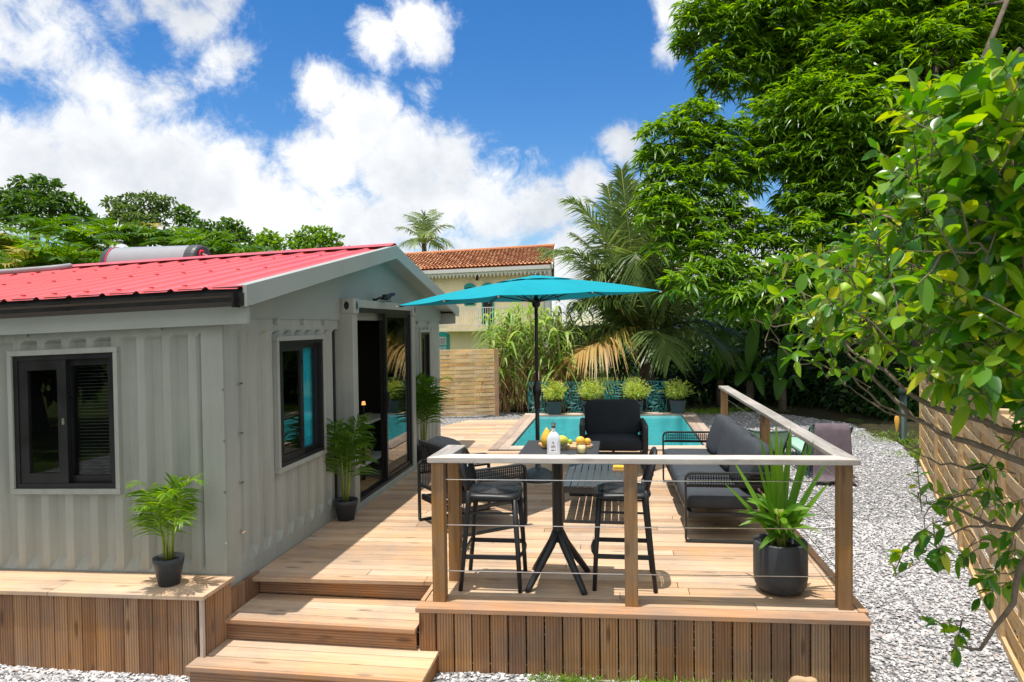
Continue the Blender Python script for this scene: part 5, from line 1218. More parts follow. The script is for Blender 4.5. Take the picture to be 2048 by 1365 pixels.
# far coconut palm behind the neighbour's roof
C1 = PX(848, 488, 42)
fp_ = thing('coconut_palm', (C1.x, C1.y, -1), 'small distant coconut palm behind the orange tiled roof', 'palm')
MB().tube([(C1.x+.2, C1.y, -1.2), (C1.x+.1, C1.y, 3), tuple(C1)], [.22, .17, .14], 10).build('trunk', M['bark'], fp_, smooth=True)
for k1, k2, dd in (((830, 455), (797, 455), 0), ((835, 435), (812, 430), .5), ((850, 440), (845, 424), 0), ((862, 435), (880, 428), .5), ((870, 445), (902, 452), 0), ((875, 462), (900, 490), -.6), ((825, 470), (800, 492), -.5), ((860, 470), (880, 495), 1), ((835, 465), (826, 490), -1.2), ((846, 450), (860, 470), -1.4), ((858, 430), (868, 420), 1.2), ((840, 430), (830, 425), 1.0)):
    frond(fp_, C1, PX(*k1, 42+dd), PX(*k2, 42+dd*1.6), 26, .95, .075, .5, 'f_coco', .05)

# ------------------------------------------------------------------ broad trees
def clump_leaves(clumps, dens, Lf, Wf, droop, prof, out=.6, rosette=0, rng=RNG, flat=1.0, inner=.35):
    Ps, Ds, Us = [], [], []
    for (c, r) in clumps:
        c = np.array(c); n = max(6, int(dens*4*math.pi*r*r*flat**.5/(Lf*Wf*.6*max(1, rosette))))
        d = rdir(n); d[:, 2] = np.where(d[:, 2] < -.5, -d[:, 2], d[:, 2])
        rad = np.where(rng.random(n) < inner, rng.random(n)**.5, rng.uniform(.82, 1.08, n))*(1+.18*np.sin(d[:, 0]*5+c[0]*3)*np.sin(d[:, 1]*6+c[1]*3))
        P = c+d*rad[:, None]*r*np.array([1, 1, flat])
        if rosette:
            k = rosette; Pr = np.repeat(P, k, 0); dr = np.repeat(d, k, 0)
            a = rng.uniform(0, 2*math.pi, len(Pr)); D = dr*.45+np.stack([np.cos(a), np.sin(a), rng.uniform(-.15, .55, len(Pr))], 1)
            Ps.append(Pr+rng.normal(size=Pr.shape)*Lf*.06); Ds.append(D); Us.append(np.tile([0, 0, 1.], (len(Pr), 1))+rng.normal(size=Pr.shape)*.35)
        else:
            Ps.append(P); Ds.append(d*out+rng.normal(size=d.shape)*.6); Us.append(d*.6+np.array([0, 0, .8])+rng.normal(size=d.shape)*.4)
    P, D, U = np.concatenate(Ps), np.concatenate(Ds), np.concatenate(Us); n = len(P)
    sz = np.repeat(rng.uniform(.55, 1.35, -(-n//rosette)), rosette)[:n] if rosette else rng.uniform(.8, 1.15, n)
    return leaves(P, D, U, Lf*sz*rng.uniform(.8, 1.2, n), Wf*(.5+.5*sz)*rng.uniform(.8, 1.2, n), droop*rng.uniform(.5, 1.5, n), prof)
def limbs(o, base_, fork, clumps, r0, mat='bark', rng=RNG):
    mb = MB(); base_ = Vector(base_); fork = Vector(fork)
    mid = base_.lerp(fork, .5)+Vector((rng.normal()*.15*r0*4, rng.normal()*.1, 0))
    mb.tube([base_-Vector((0, 0, .3)), base_+Vector((0, 0, .1)), mid, fork], [r0*1.35, r0*1.1, r0*.85, r0*.75], 12); mb.build('trunk', M[mat], o, smooth=True)
    mb = MB()
    big = [Vector(c) for c, r in sorted(clumps, key=lambda q: -q[1])[:max(3, len(clumps)//8)]]
    fork0 = fork
    for (c, r) in clumps:
        c = Vector(c); fork = fork0
        if c not in big:                 # small shoots grow from the next clump inwards
            cand = [Vector(b) for b, _ in clumps if (Vector(b)-fork0).length < (c-fork0).length-.2]
            if cand: fork = min(cand, key=lambda b: (b-c).length)
        L_ = (c-fork).length; q1 = fork.lerp(c, .35)+Vector((rng.normal()*.07, rng.normal()*.07, .10+abs(rng.normal())*.08))*L_; q2 = fork.lerp(c, .72)+Vector((rng.normal()*.05, rng.normal()*.05, .05+rng.normal()*.05))*L_
        k = min(1, .25+r*.25)
        mb.tube([fork, q1, q2, c+Vector((0, 0, r*.3))], [r0*.26*k, r0*.15*k, r0*.075*k, r0*.03*k], 7)
        for _ in range(3):
            e = c+Vector(rng.normal(size=3)).normalized()*r*.95; mb.tube([q2, q2.lerp(e, .5)+Vector((0, 0, .05*r)), e], [r0*.12*k, r0*.08*k, r0*.03*k], 5)
    mb.build('branches', M[mat], o, smooth=True)
def tree(name, label, cat_, cl, trunk_px, d, r0, mat, dens, Lf, Wf, droop=.3, prof='oval', group=None, rosette=0, zb=None, flat=1.0, fork=None, inner=.35):
    clumps = [(PX(x, y, d+dd), r*(d+dd)/FPX) for (x, y, r, dd) in cl]
    q_ = PX(trunk_px[0], 650, d); b_ = Vector((q_.x, q_.y, zg(q_.y)-.2 if zb is None else zb))
    o = thing(name, b_, label, cat_, group)
    top = PX(trunk_px[0], trunk_px[1], d) if fork is None else fork
    limbs(o, b_, top, clumps, r0)
    V, F = clump_leaves([(tuple(c), r) for c, r in clumps], dens, Lf, Wf, droop, prof, rosette=rosette, flat=flat, inner=inner)
    nmesh('crown', V, F, M[mat], o)
    return o
MANGO = [(1400,45,42,0),(1374,92,20,.2),(1440,92,48,.4),(1430,142,32,0),(1480,35,60,.5),(1540,60,75,0),(1480,140,42,.6),(1555,140,65,.8),(1620,60,85,0),(1700,60,100,.5),(1650,165,85,.4),(1800,80,110,0),(1760,185,95,.6),(1900,120,120,0),(2000,60,120,-.5),
 (1440,180,34,.5),(1392,255,42,0),(1338,292,46,-.2),(1312,335,32,0),(1400,325,52,.2),(1455,300,46,.3),(1345,385,42,0),(1312,405,28,-.3),(1420,392,52,.2),(1475,365,42,.4),(1332,440,36,-.5),(1380,452,38,-.2),(1440,460,44,.2),(1418,520,40,-.4),(1352,578,24,-1.2),(1392,566,26,-1.0),(1470,560,40,-.4),(1455,610,30,-.6),
 (1560,255,70,.2),(1556,340,62,.4),(1650,275,80,0),(1640,370,75,.3),(1740,320,95,-.3),(1600,425,46,0),(1620,490,50,-.3),(1585,560,50,-.8),(1650,560,55,-.4),(1690,450,80,0),(1800,420,100,-.5),(1900,300,120,-.8),(2000,400,130,-.8),(1720,560,75,-.3),(1850,540,95,-.5),(1520,520,50,.2),(1500,470,40,.6),(1720,150,90,-1.5),(1850,150,110,-2),(1950,250,110,-2.5),(1720,260,90,-2),(1830,300,100,-2.2),(1640,230,80,-1),(1780,380,90,-1),(1900,400,100,-1),(1680,330,80,-1),(1940,60,120,-2),(1800,20,110,-2),(1540,610,45,-.8),(1420,560,34,-.6),(1490,610,34,-.8),(1330,490,26,-.4),(1385,500,34,.2),(1620,620,50,-.6),(1560,470,30,1.2),
 (1550,-80,110,0),(1700,-100,150,.5),(1900,-80,160,0),(2060,-50,150,-.5),(2160,150,170,0),(2170,400,170,0),(1500,-20,60,1.2),(1620,-30,90,2),(1760,0,110,2.5),(1900,40,120,2.5),
 (1600,180,90,3),(1720,250,110,3.4),(1850,200,130,3.2),(1980,220,140,3),(1560,300,60,3),(1640,400,70,3.2),(1760,430,90,3.5),(1880,430,110,3.2),(2000,520,120,2.5)]  # rear crown clumps hidden from view, added to shade the undergrowth
MANGO = [(x, y, r*(1.22 if x < 1510 else 1.05), dd*.6+4.6-5.0*(y+100)/700) for x, y, r, dd in MANGO]
tree('mango_tree', 'huge mango tree with drooping leaf clusters filling the upper right sky', 'tree', MANGO, (1880, 330), 14.4, .42, 'f_mango', 1.75, .285, .052, .6, 'lance', rosette=9, inner=.30)
# dark evergreen trees behind the mango
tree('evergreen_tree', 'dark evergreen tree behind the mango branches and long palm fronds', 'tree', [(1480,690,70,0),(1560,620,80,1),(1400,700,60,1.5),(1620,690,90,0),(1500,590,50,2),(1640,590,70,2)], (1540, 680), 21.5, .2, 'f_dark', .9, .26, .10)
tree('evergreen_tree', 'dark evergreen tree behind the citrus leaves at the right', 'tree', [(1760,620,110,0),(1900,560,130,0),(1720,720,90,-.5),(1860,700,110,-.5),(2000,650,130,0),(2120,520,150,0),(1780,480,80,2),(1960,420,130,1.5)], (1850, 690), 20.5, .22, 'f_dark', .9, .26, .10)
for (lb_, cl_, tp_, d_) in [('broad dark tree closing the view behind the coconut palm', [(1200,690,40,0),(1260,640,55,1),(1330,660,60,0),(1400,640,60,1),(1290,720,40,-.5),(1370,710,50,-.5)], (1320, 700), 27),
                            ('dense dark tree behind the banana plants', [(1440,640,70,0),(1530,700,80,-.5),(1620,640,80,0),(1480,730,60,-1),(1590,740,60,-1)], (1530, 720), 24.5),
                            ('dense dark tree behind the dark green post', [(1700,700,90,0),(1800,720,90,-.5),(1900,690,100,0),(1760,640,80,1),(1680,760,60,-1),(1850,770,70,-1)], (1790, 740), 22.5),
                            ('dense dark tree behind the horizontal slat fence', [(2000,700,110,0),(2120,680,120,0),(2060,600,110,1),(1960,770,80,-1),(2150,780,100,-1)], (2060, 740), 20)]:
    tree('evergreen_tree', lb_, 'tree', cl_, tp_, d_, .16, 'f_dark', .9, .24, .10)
# undergrowth shrubs round the far gravel edge
def shrub(px, py, rpx, d, label, mat='f_dark', Lf=.16, Wf=.06, dens=1.0, prof='oval'):
    cl = [(px-rpx*.5, py+rpx*.15, rpx*.62, .0), (px+rpx*.5, py+rpx*.15, rpx*.62, .1), (px, py-rpx*.35, rpx*.62, .2), (px, py+rpx*.5, rpx*.7, -.2)]
    clumps = [(PX(x, y, d+dd), r*(d+dd)/FPX) for (x, y, r, dd) in cl]
    c = clumps[0][0]; z = zg(PX(px, py, d).y)
    o = thing('shrub', (PX(px, py, d).x, PX(px, py, d).y, z), label, 'shrub', 'dark shrubs along the far gravel edge')
    mb = MB(); b_ = Vector((o.location.x, o.location.y, z-.1))
    for (c, r) in clumps:
        for _ in range(3):
            e = c+Vector(RNG.normal(size=3)).normalized()*r*.8; mb.tube([b_+Vector((RNG.normal()*.1, RNG.normal()*.1, 0)), b_.lerp(e, .5)+Vector((0, 0, .1)), e], [.02, .014, .005], 5)
    mb.build('stems', M['bark'], o)
    V, F = clump_leaves([(tuple(c), r) for c, r in clumps], dens, Lf, Wf, .35, prof); nmesh('foliage', V, F, M[mat], o)
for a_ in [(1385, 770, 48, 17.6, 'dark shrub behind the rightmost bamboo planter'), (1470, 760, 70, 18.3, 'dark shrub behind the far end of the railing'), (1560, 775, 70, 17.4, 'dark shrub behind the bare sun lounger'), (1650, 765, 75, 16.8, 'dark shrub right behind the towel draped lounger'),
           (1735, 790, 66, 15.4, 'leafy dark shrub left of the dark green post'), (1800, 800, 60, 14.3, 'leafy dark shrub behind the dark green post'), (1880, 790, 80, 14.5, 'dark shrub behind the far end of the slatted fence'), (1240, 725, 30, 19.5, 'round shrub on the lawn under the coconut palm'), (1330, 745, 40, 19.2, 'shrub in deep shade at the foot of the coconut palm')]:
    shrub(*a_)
def banana(px, py, d, label, tips):
    b_ = PX(px, py, d); z = zg(b_.y); o = thing('banana_plant', (b_.x, b_.y, z), label, 'plant', 'banana plants in the undergrowth')
    MB().tube([(b_.x, b_.y, z-.1), (b_.x, b_.y, z+.6), tuple(b_)], [.10, .08, .05], 10).build('stem', M['bark'], o, smooth=True)
    for (k1, k2, dd) in tips:
        a, c1, c2 = np.array(b_), np.array(PX(*k1, d+dd*.6)), np.array(PX(*k2, d+dd)); n = 12; vs = []; mb = MB()
        for i in range(n+1):
            t = i/n; p_ = bez(a, c1, c2, t); tan = 2*(1-t)*(c1-a)+2*t*(c2-c1); tan /= np.linalg.norm(tan); sd_ = np.cross(tan, [.1, -.2, 1.]); sd_ /= np.linalg.norm(sd_); nn = np.cross(sd_, tan)
            w_ = .15*(0.06 if t < .15 else math.sin(math.pi*min(.98, (t-.12)/.9))**.6)
            for s_ in (-1, 0, 1): vs.append(p_+sd_*s_*w_-nn*(.06*abs(s_)+.02*math.sin(9*t)*abs(s_)))
        mb.add(vs, [(i*3+j, i*3+j+1, i*3+j+4, i*3+j+3) for i in range(n) for j in range(2)]); mb.build('leaf', M['f_banana'], o, smooth=True)
banana(1500, 760, 16.3, 'banana plant with one pale upright leaf behind the railing', [((1500, 690), (1512, 640), 0), ((1480, 690), (1440, 700), .3), ((1530, 690), (1560, 720), -.3), ((1490, 720), (1470, 770), -.5), ((1515, 720), (1530, 790), -.6)])
banana(1440, 760, 17.0, 'banana plant in deep shade left of the railing end', [((1440, 690), (1455, 640), 0), ((1420, 690), (1390, 705), .2), ((1460, 700), (1480, 740), -.3), ((1430, 720), (1405, 765), -.4)])
banana(1565, 780, 15.8, 'banana plant with narrow drooping leaves above the lounger', [((1565, 700), (1580, 660), 0), ((1545, 700), (1525, 730), .2), ((1590, 720), (1610, 780), -.3), ((1565, 720), (1555, 800), -.5)])

# ------------------------------------------------------------------ forest on the rise at the left
hill = struct(MB().add([(-60, 30, -2), (-8, 26, -1.2), (-8, 60, -1), (-60, 60, 6), (-90, 30, -1), (-90, 60, 9)], [(0, 1, 2, 3), (4, 0, 3, 5)]).build('hill', M['lawn']))
tree('forest_tree', 'tallest dark leafy tree at the far left above the red roof', 'tree', [(24,398,22,0),(60,385,24,.5),(98,384,22,0),(126,408,24,0),(50,425,40,-.5),(100,437,42,-.3),(155,428,22,0),(0,432,38,0),(-50,415,45,0),(170,448,24,.5),(78,362,13,.3),(36,366,11,.2),(110,368,8,.2)], (70, 440), 34, .3, 'f_tree', 1.15, .27, .13, zb=-1)
tree('rain_tree', 'flat topped pale spreading tree behind the silver water tank', 'tree', [(228,408,18,0),(262,400,18,.5),(300,400,20,0),(335,405,16,0),(245,425,22,-.5),(285,425,24,0),(325,425,20,.3),(270,445,26,-1),(310,445,22,-.5),(235,440,20,0)], (285, 470), 40, .25, 'f_tree2', 1.15, .27, .13, zb=-1, flat=.6)
tree('forest_tree', 'small round dark tree right of the flat topped tree', 'tree', [(365,430,16,0),(382,440,15,0),(370,450,18,0)], (372, 470), 38, .16, 'f_tree', 1.15, .27, .13, zb=-1)
tree('forest_tree', 'pointed mid green tree above the tank end cap', 'tree', [(425,462,16,0),(450,450,13,0),(470,460,18,0),(485,475,18,0),(440,480,24,-.5),(410,480,20,0),(470,490,24,-.5),(400,455,14,.5)], (450, 510), 33, .16, 'f_tree', 1.15, .27, .13, zb=-1)
tree('forest_tree', 'round bright tree over the middle of the red roof', 'tree', [(512,490,18,0),(535,482,18,0),(552,492,16,0),(530,502,24,-.5)], (532, 530), 36, .16, 'f_areca', 1.15, .27, .13, zb=-1)
tree('forest_tree', 'wide round tree left of the roof ridge end', 'tree', [(590,488,18,0),(615,478,20,0),(645,472,18,.3),(665,485,18,0),(600,502,22,-.5),(635,498,26,-.3),(672,500,14,0)], (632, 530), 36, .18, 'f_areca', 1.15, .27, .13, zb=-1)
tree('forest_tree', 'tiny far tree top peeking over the roof ridge end', 'tree', [(697,502,7,0),(706,500,5,0)], (700, 530), 40, .08, 'f_tree', 1.0, .3, .15, zb=-1)
ar = [(20,490,24,'leftmost feathery palm above the red roof'),(95,455,27,'tall feathery palm below the tallest dark tree'),(165,485,23,'feathery palm just left of the water tank'),(55,530,21,'low feathery palm by the grey roof pipe'),(215,462,26,'feathery palm behind the left end of the tank'),(270,480,27,'feathery palm behind the middle of the tank'),(335,478,26,'feathery palm behind the right half of the tank'),(385,485,25,'feathery palm with an orange tipped frond behind the tank cap'),(430,505,23,'low feathery palm right of the tank cap'),(130,520,21,'low feathery palm left of the tank'),(-40,470,24,'feathery palm cut off by the left edge'),(478,510,27,'low feathery palm under the pointed tree'),(245,520,25,'low feathery palm hidden mostly by the tank')]
for i, (px, py, d, lb_) in enumerate(ar):
    c = PX(px, py+22, d); o = thing('areca_palm', (c.x, c.y, -.6), lb_, 'palm', 'feathery palms behind the red roof'); rg_ = np.random.default_rng(100+i)
    for k_ in range(3):
        MB().tube([(c.x+rg_.normal()*.3, c.y+rg_.normal()*.3, -1.2), (c.x+rg_.normal()*.15, c.y, .8), tuple(c)], [.07, .06, .05], 7).build('trunk', M['stemg'], o, smooth=True)
    s_ = d/FPX
    for k_ in range(13):
        a = 2*math.pi*k_/13+rg_.uniform(-.2, .2); ln_ = rg_.uniform(62, 92)*s_; hh = rg_.uniform(.45, 1.25)
        b_ = np.array(c)+np.array([math.cos(a)*ln_*.35, math.sin(a)*ln_*.35, ln_*.62*hh]); e = np.array(c)+np.array([math.cos(a)*ln_*.95, math.sin(a)*ln_*.95, ln_*(.55*hh-.12)])
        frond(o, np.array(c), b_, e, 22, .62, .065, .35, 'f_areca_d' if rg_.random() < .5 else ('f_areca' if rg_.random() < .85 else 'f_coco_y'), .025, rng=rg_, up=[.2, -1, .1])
for (x, y, h, lb_) in ((-13.4, -5.2, 5.5, 'leafy tree seen only as a reflection in the left pane of the front window'), (-10.9, -5.8, 6.0, 'leafy tree seen only as a reflection in the right pane of the front window')):
    cl_ = [(Vector((x+random.uniform(-2.2, 2.2), y+random.uniform(-1.5, 1.5), random.uniform(.8, h))), random.uniform(1.0, 1.7)) for _ in range(11)]
    o = thing('leafy_tree', (x, y, -.5), lb_, 'tree'); limbs(o, (x, y, -.5), (x, y, 2.2), cl_, .2)
    V, F = clump_leaves([(tuple(c), r) for c, r in cl_], .8, .36, .17, .35, 'oval'); nmesh('crown', V, F, M['f_dark'], o)
# thick greenery low behind the roof, seen only between the palms
def thicket():
    cl = [(PX(x, 548+.03*x+random.uniform(-22, 14), 30+random.uniform(-2, 3)), 40*30/FPX) for x in range(-120, 560, 26)]
    V, F = clump_leaves([(tuple(c), r) for c, r in cl], .9, .42, .10, .5, 'lance'); o = nmesh('undergrowth', V, F, M['f_areca']); o['kind'] = 'stuff'; tag(o, 'dense low greenery behind the red roof', 'undergrowth')
thicket()

# ------------------------------------------------------------------ sugarcane
def cane_clump(px, d, n, label, seed, hpx):
    rg_ = np.random.default_rng(seed); b_ = AT(px, 828, -.07); b_ = PX(px, 650, d); z = zg(b_.y)
    o = thing('sugarcane_clump', (b_.x, b_.y, z), label, 'plant', 'sugarcane clumps by the pool'); mb = MB(); G, Dd = [], []
    for i in range(n):
        x, y = b_.x+rg_.normal()*.22, b_.y+rg_.normal()*.22; h = rg_.uniform(.75, 1.0)*hpx*d/FPX; lx, ly = rg_.normal()*.10*h, rg_.normal()*.10*h
        pts = [(x, y, z-.05), (x+lx*.3, y+ly*.3, z+h*.4), (x+lx*.7, y+ly*.7, z+h*.7), (x+lx, y+ly, z+h*.88)]; mb.tube(pts, [.017, .016, .014, .008], 6)
        nl = 15
        for k_ in range(nl):
            t = rg_.uniform(.38, 1.0); f = t**1; px_, py_, pz_ = x+lx*f, y+ly*f, z+h*.88*t; a = rg_.uniform(0, 6.28)
            up_ = rg_.uniform(.7, 1.9) if t > .5 else rg_.uniform(.3, 1.2)
            G.append((px_, py_, pz_, math.cos(a), math.sin(a), up_, rg_.uniform(.65, 1.1), rg_.uniform(.045, .075), rg_.uniform(.55, 1.1)))
        for k_ in range(14):
            t = rg_.uniform(.03, .66); a = rg_.uniform(0, 6.28); Dd.append((x+lx*t, y+ly*t, z+h*.85*t, math.cos(a), math.sin(a), rg_.uniform(-.6, .8), rg_.uniform(.35, .8), rg_.uniform(.025, .045), rg_.uniform(.5, 1.2)))
    mb.build('canes', M['cane'], o, smooth=True)
    for arr, mt_, nm in ((np.array(G), 'f_cane', 'leaves'), (np.array(Dd), 'f_cane_d', 'dry_leaves')):
        # two chained strips give each leaf its arch
        P, D = arr[:, :3], arr[:, 3:6]; U = np.tile([0, 0, 1.], (len(P), 1))
        PROF['cane'] = [(0, .6), (.15, .95), (.35, 1), (.55, .85), (.75, .6), (.9, .35), (1, .04)]
        V, F = leaves(P, D, U, arr[:, 6], arr[:, 7], arr[:, 8], 'cane', fold=.25); nmesh(nm, V, F, M[mt_], o)
for a_ in [(1000, 15.9, 9, 'sugarcane clump nearest the pine fence panel', 1, 205), (1040, 16.4, 11, 'sugarcane clump left of the umbrella pole', 2, 235), (1090, 16.1, 11, 'sugarcane clump right behind the umbrella pole', 3, 230), (1135, 16.5, 11, 'sugarcane clump right of the umbrella pole', 4, 235), (1172, 17.0, 8, 'rightmost sugarcane clump beside the coconut palm', 5, 220), (1060, 17.2, 9, 'sugarcane clump at the back of the stand', 6, 240)]:
    cane_clump(*a_)

# ------------------------------------------------------------------ potted palms
def pot_mesh(mb, r0, r1, h, t=.012, lip=.02):
    mb.lathe([(.001, 0), (r0, 0), (r0+(r1-r0)*.9, h*.78), (r1*1.0, h*.80), (r1*1.03, h), (r1*1.03-t, h), (r1*.93-t, h*.86), (.001, h*.86)], 28)
def potted_palm(loc, label, h, sp, nf, seed, tilt=0, pr=(.078, .108, .19), mat='f_areca_b', lean=(0, 0), rot=0):
    o = thing('potted_palm', loc, label, 'plant', 'potted palms along the container house', rot); rg_ = np.random.default_rng(seed)
    mb = MB(); pot_mesh(mb, *pr); mb.build('pot', M['pot'], o, smooth=True, local=True)
    MB().lathe([(.001, pr[2]*.865), (pr[1]*.9, pr[2]*.865)], 20).build('soil', M['soil'], o, local=True)
    st = MB()
    for k_ in range(nf):
        a = 2*math.pi*(k_*.618)+rg_.uniform(-.3, .3); low = k_/nf; out_ = sp*(.35+.75*rg_.random()); zz = h*(1-.42*low*rg_.uniform(.7, 1.2))
        b0 = np.array([math.cos(a)*.025, math.sin(a)*.025, pr[2]*.85]); dx, dy = math.cos(a)+lean[0], math.sin(a)+lean[1]
        b1 = b0+np.array([dx*out_*.10, dy*out_*.10, (zz-pr[2])*.95]); b2 = np.array([dx*out_, dy*out_, zz*.97-out_*.28])
        st.tube([tuple(b0), tuple(bez(b0, b1, b2, .3))], [.007, .005], 6)
        frond(o, b0, b1, b2, 15, .18*(h/.75), .0135*(h/.75), .46, mat, .0045, rng=rg_, local=True, rmat='stemg', prof='lance', t0=.36, spread=.62, up=[.2, -1, .1])
    st.build('stems', M['stemg'], o, smooth=True, local=True)
    return o
potted_palm((-3.115, 4.455, .12), 'bright green potted palm standing on the timber ledge', .83, .25, 12, 5, pr=(.070, .100, .19), mat='f_areca', lean=(.05, -.25))
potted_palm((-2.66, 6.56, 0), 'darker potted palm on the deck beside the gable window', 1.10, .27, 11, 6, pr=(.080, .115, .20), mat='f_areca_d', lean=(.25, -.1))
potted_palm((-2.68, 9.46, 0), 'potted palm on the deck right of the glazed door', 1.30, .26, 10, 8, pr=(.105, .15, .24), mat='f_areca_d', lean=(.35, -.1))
# big cylinder pot with a fan of strap leaves
bp_ = thing('large_potted_plant', (1.13, 5.13, 0), 'big anthracite cylinder pot with strap leaved plant by the corner post', 'plant'); r_ = .182
MB().lathe([(.001, 0), (.10, .0), (.15, .02), (.174, .06), (r_, .12), (r_, .352), (r_-.004, .36), (r_-.022, .36), (r_-.026, .35), (r_-.03, .30), (.001, .30)], 40).build('pot', M['pot'], bp_, smooth=True, local=True)
MB().lathe([(.001, .305), (r_-.028, .305)], 24).build('soil', M['soil'], bp_, local=True)
P, D, L, W_, Dr = [], [], [], [], []
for (a, el, ln_) in [(100, 62, .74), (80, 66, .78), (60, 60, .72), (115, 70, .70), (95, 76, .80), (70, 75, .74), (45, 52, .62), (135, 54, .60), (88, 84, .72), (125, 62, .66), (55, 68, .70), (30, 46, .50), (150, 44, .50)]:
    e_, a_ = R(el), R(a); sx = math.cos(a_); P.append((sx*.02, .02*math.sin(a_), .34)); D.append((sx*math.cos(e_)*.85, RNG.normal()*.16, math.sin(e_))); L.append(ln_*1.18); W_.append(.044); Dr.append(.10)
rg_ = np.random.default_rng(4)
for i in range(34):
    a = rg_.uniform(0, 6.28); el = rg_.uniform(.12, 1.0); P.append((math.cos(a)*.02, math.sin(a)*.02, .34+rg_.uniform(0, .22))); D.append((math.cos(a)*math.cos(el), math.sin(a)*math.cos(el), math.sin(el))); L.append(rg_.uniform(.20, .33)); W_.append(.05); Dr.append(rg_.uniform(.15, .4))
V, F = leaves(P, D, np.tile([0, -.6, 1.], (len(P), 1)), np.array(L), np.array(W_), np.array(Dr), 'cane', fold=.3); nmesh('leaves', V, F, M['f_fan'], bp_, smooth=True, local=True)
mb = MB()
for i in range(7): mb.tube([(rg_.normal()*.02, rg_.normal()*.02, .29), (rg_.normal()*.02, rg_.normal()*.02, .58)], .012, 6)
mb.build('stems', M['stemg'], bp_, smooth=True, local=True)

# ------------------------------------------------------------------ citrus tree in the foreground
cit = thing('citrus_tree', (3.1, 2.6, -.45), 'citrus tree with glossy and yellowing leaves leaning in from the right edge', 'tree')
rg_ = np.random.default_rng(11)
trunk_top = Vector((2.75, 2.75, 1.25))
MB().tube([(3.15, 2.6, -.6), (3.05, 2.62, .2), (2.9, 2.7, .8), tuple(trunk_top)], [.09, .075, .06, .05], 12).build('trunk', M['bark'], cit, smooth=True)
def gnarl(p_, k):
    q = [Vector(p_[0])]
    for a, b in zip(p_, p_[1:]):
        L_ = (Vector(b)-Vector(a)).length
        for t in (.33, .67, 1.0): q.append(Vector(a).lerp(Vector(b), t)+(Vector(rg_.normal(size=3))*L_*k if t < 1 else Vector((0, 0, 0))))
    return q
def twigs(name, paths, r0, n=7):
    mb = MB()
    for p_ in paths:
        k = len(p_); mb.tube(p_, [r0*(1-.75*i/(k-1)) for i in range(k)], n)
    return mb.build(name, M['twig'], cit, smooth=True)
main0 = [[trunk_top, PX(2160, 960, 2.75), PX(2048, 925, 2.8), PX(1940, 885, 2.9), PX(1860, 850, 3.0), PX(1790, 800, 3.05), PX(1735, 745, 3.1), PX(1690, 700, 3.15)],
        [trunk_top, PX(2130, 900, 2.8), PX(2000, 860, 2.9), PX(1880, 820, 3.0), PX(1800, 770, 3.1), PX(1700, 700, 3.3), PX(1640, 640, 3.4)],
        [trunk_top, PX(2100, 700, 2.9), PX(1980, 560, 3.0), PX(1860, 470, 3.1), PX(1760, 430, 3.2)], [trunk_top, PX(2120, 600, 2.7), PX(2050, 400, 2.6), PX(1960, 280, 2.7), PX(1880, 235, 2.8)],
        [trunk_top, PX(2100, 1000, 2.9), PX(2030, 1060, 3.0), PX(1960, 1040, 3.1), PX(1880, 1000, 3.2)], [trunk_top, PX(2140, 1050, 2.8), PX(2040, 1140, 2.95), PX(2010, 1230, 3.0), PX(1960, 1300, 3.05), PX(1900, 1290, 3.1)]]
main = [gnarl(p_, .07) for p_ in main0]; twigs('limbs', main, .019)
fine = [[PX(1840, 838, 3.0), PX(1760, 810, 3.0), PX(1700, 745, 3.05), PX(1600, 730, 3.1), PX(1560, 690, 3.15), PX(1540, 655, 3.2)], [PX(1740, 700, 3.1), PX(1660, 660, 3.2), PX(1600, 650, 3.25), PX(1530, 648, 3.3), PX(1500, 640, 3.3)],
        [PX(1840, 838, 3.0), PX(1790, 830, 3.0), PX(1720, 790, 3.0), PX(1690, 770, 3.0)], [PX(1700, 690, 3.2), PX(1625, 640, 3.3), PX(1622, 610, 3.3), PX(1605, 590, 3.3)], [PX(1960, 930, 2.9), PX(1880, 930, 3.0), PX(1820, 900, 3.0), PX(1760, 850, 3.05)],
        [PX(2000, 1000, 3), PX(1930, 990, 3.1), PX(1860, 1010, 3.2), PX(1835, 985, 3.2)], [PX(1990, 1040, 3), PX(1920, 1060, 3.1), PX(1870, 1075, 3.15), PX(1820, 1085, 3.2)]]
fine = [gnarl(p_, .06) for p_ in fine]; twigs('twigs', fine, .006, 6)
POLY = [(2048,160),(1990,178),(1940,215),(1870,190),(1828,235),(1880,300),(1800,330),(1750,370),(1760,410),(1740,450),(1690,510),(1640,560),(1610,590),(1620,640),(1660,680),(1700,710),(1760,730),(1820,760),(1900,750),(1960,790),(2048,800),(2260,840),(2260,120)]
spots = []
while len(spots) < 900:
    x, y = rg_.uniform(1500, 2260), rg_.uniform(120, 850)
    if in_poly(x, y, POLY):
        edge = (x-1500)/500
        if rg_.random() < .22+.8*edge: spots.append((x, y, rg_.uniform(2.3, 3.9) if x < 1850 else rg_.uniform(1.9, 3.8)))
for _ in range(16): spots.append((rg_.normal(2000, 45), rg_.normal(1050, 60), rg_.uniform(2.8, 3.3)))
for x, y in ((1840,985),(1870,1010),(1850,1060),(1900,1000),(1900,1050),(1830,1080),(1880,1095),(1810,1140),(1935,1110),(1640,735),(1670,745),(1700,750),(1590,720),(1900,1245),(1920,1260),(1545,640),(1555,590),(1570,560),(1600,520),(1850,215),(1880,195),(1640,690),(1610,660),(2010,1170),(2030,1100),(1990,1140)): spots.append((x, y, rg_.uniform(2.9, 3.15)))
P, D, U, L, W_, Dr = [], [], [], [], [], []; tw_ = MB()
anchor = [Vector(a).lerp(Vector(b), k_/4) for pth in main+fine for a, b in zip(pth, pth[1:]) for k_ in range(5)]
spots.sort(key=lambda q: min((PX(*q)-a).length for a in anchor[::3]))
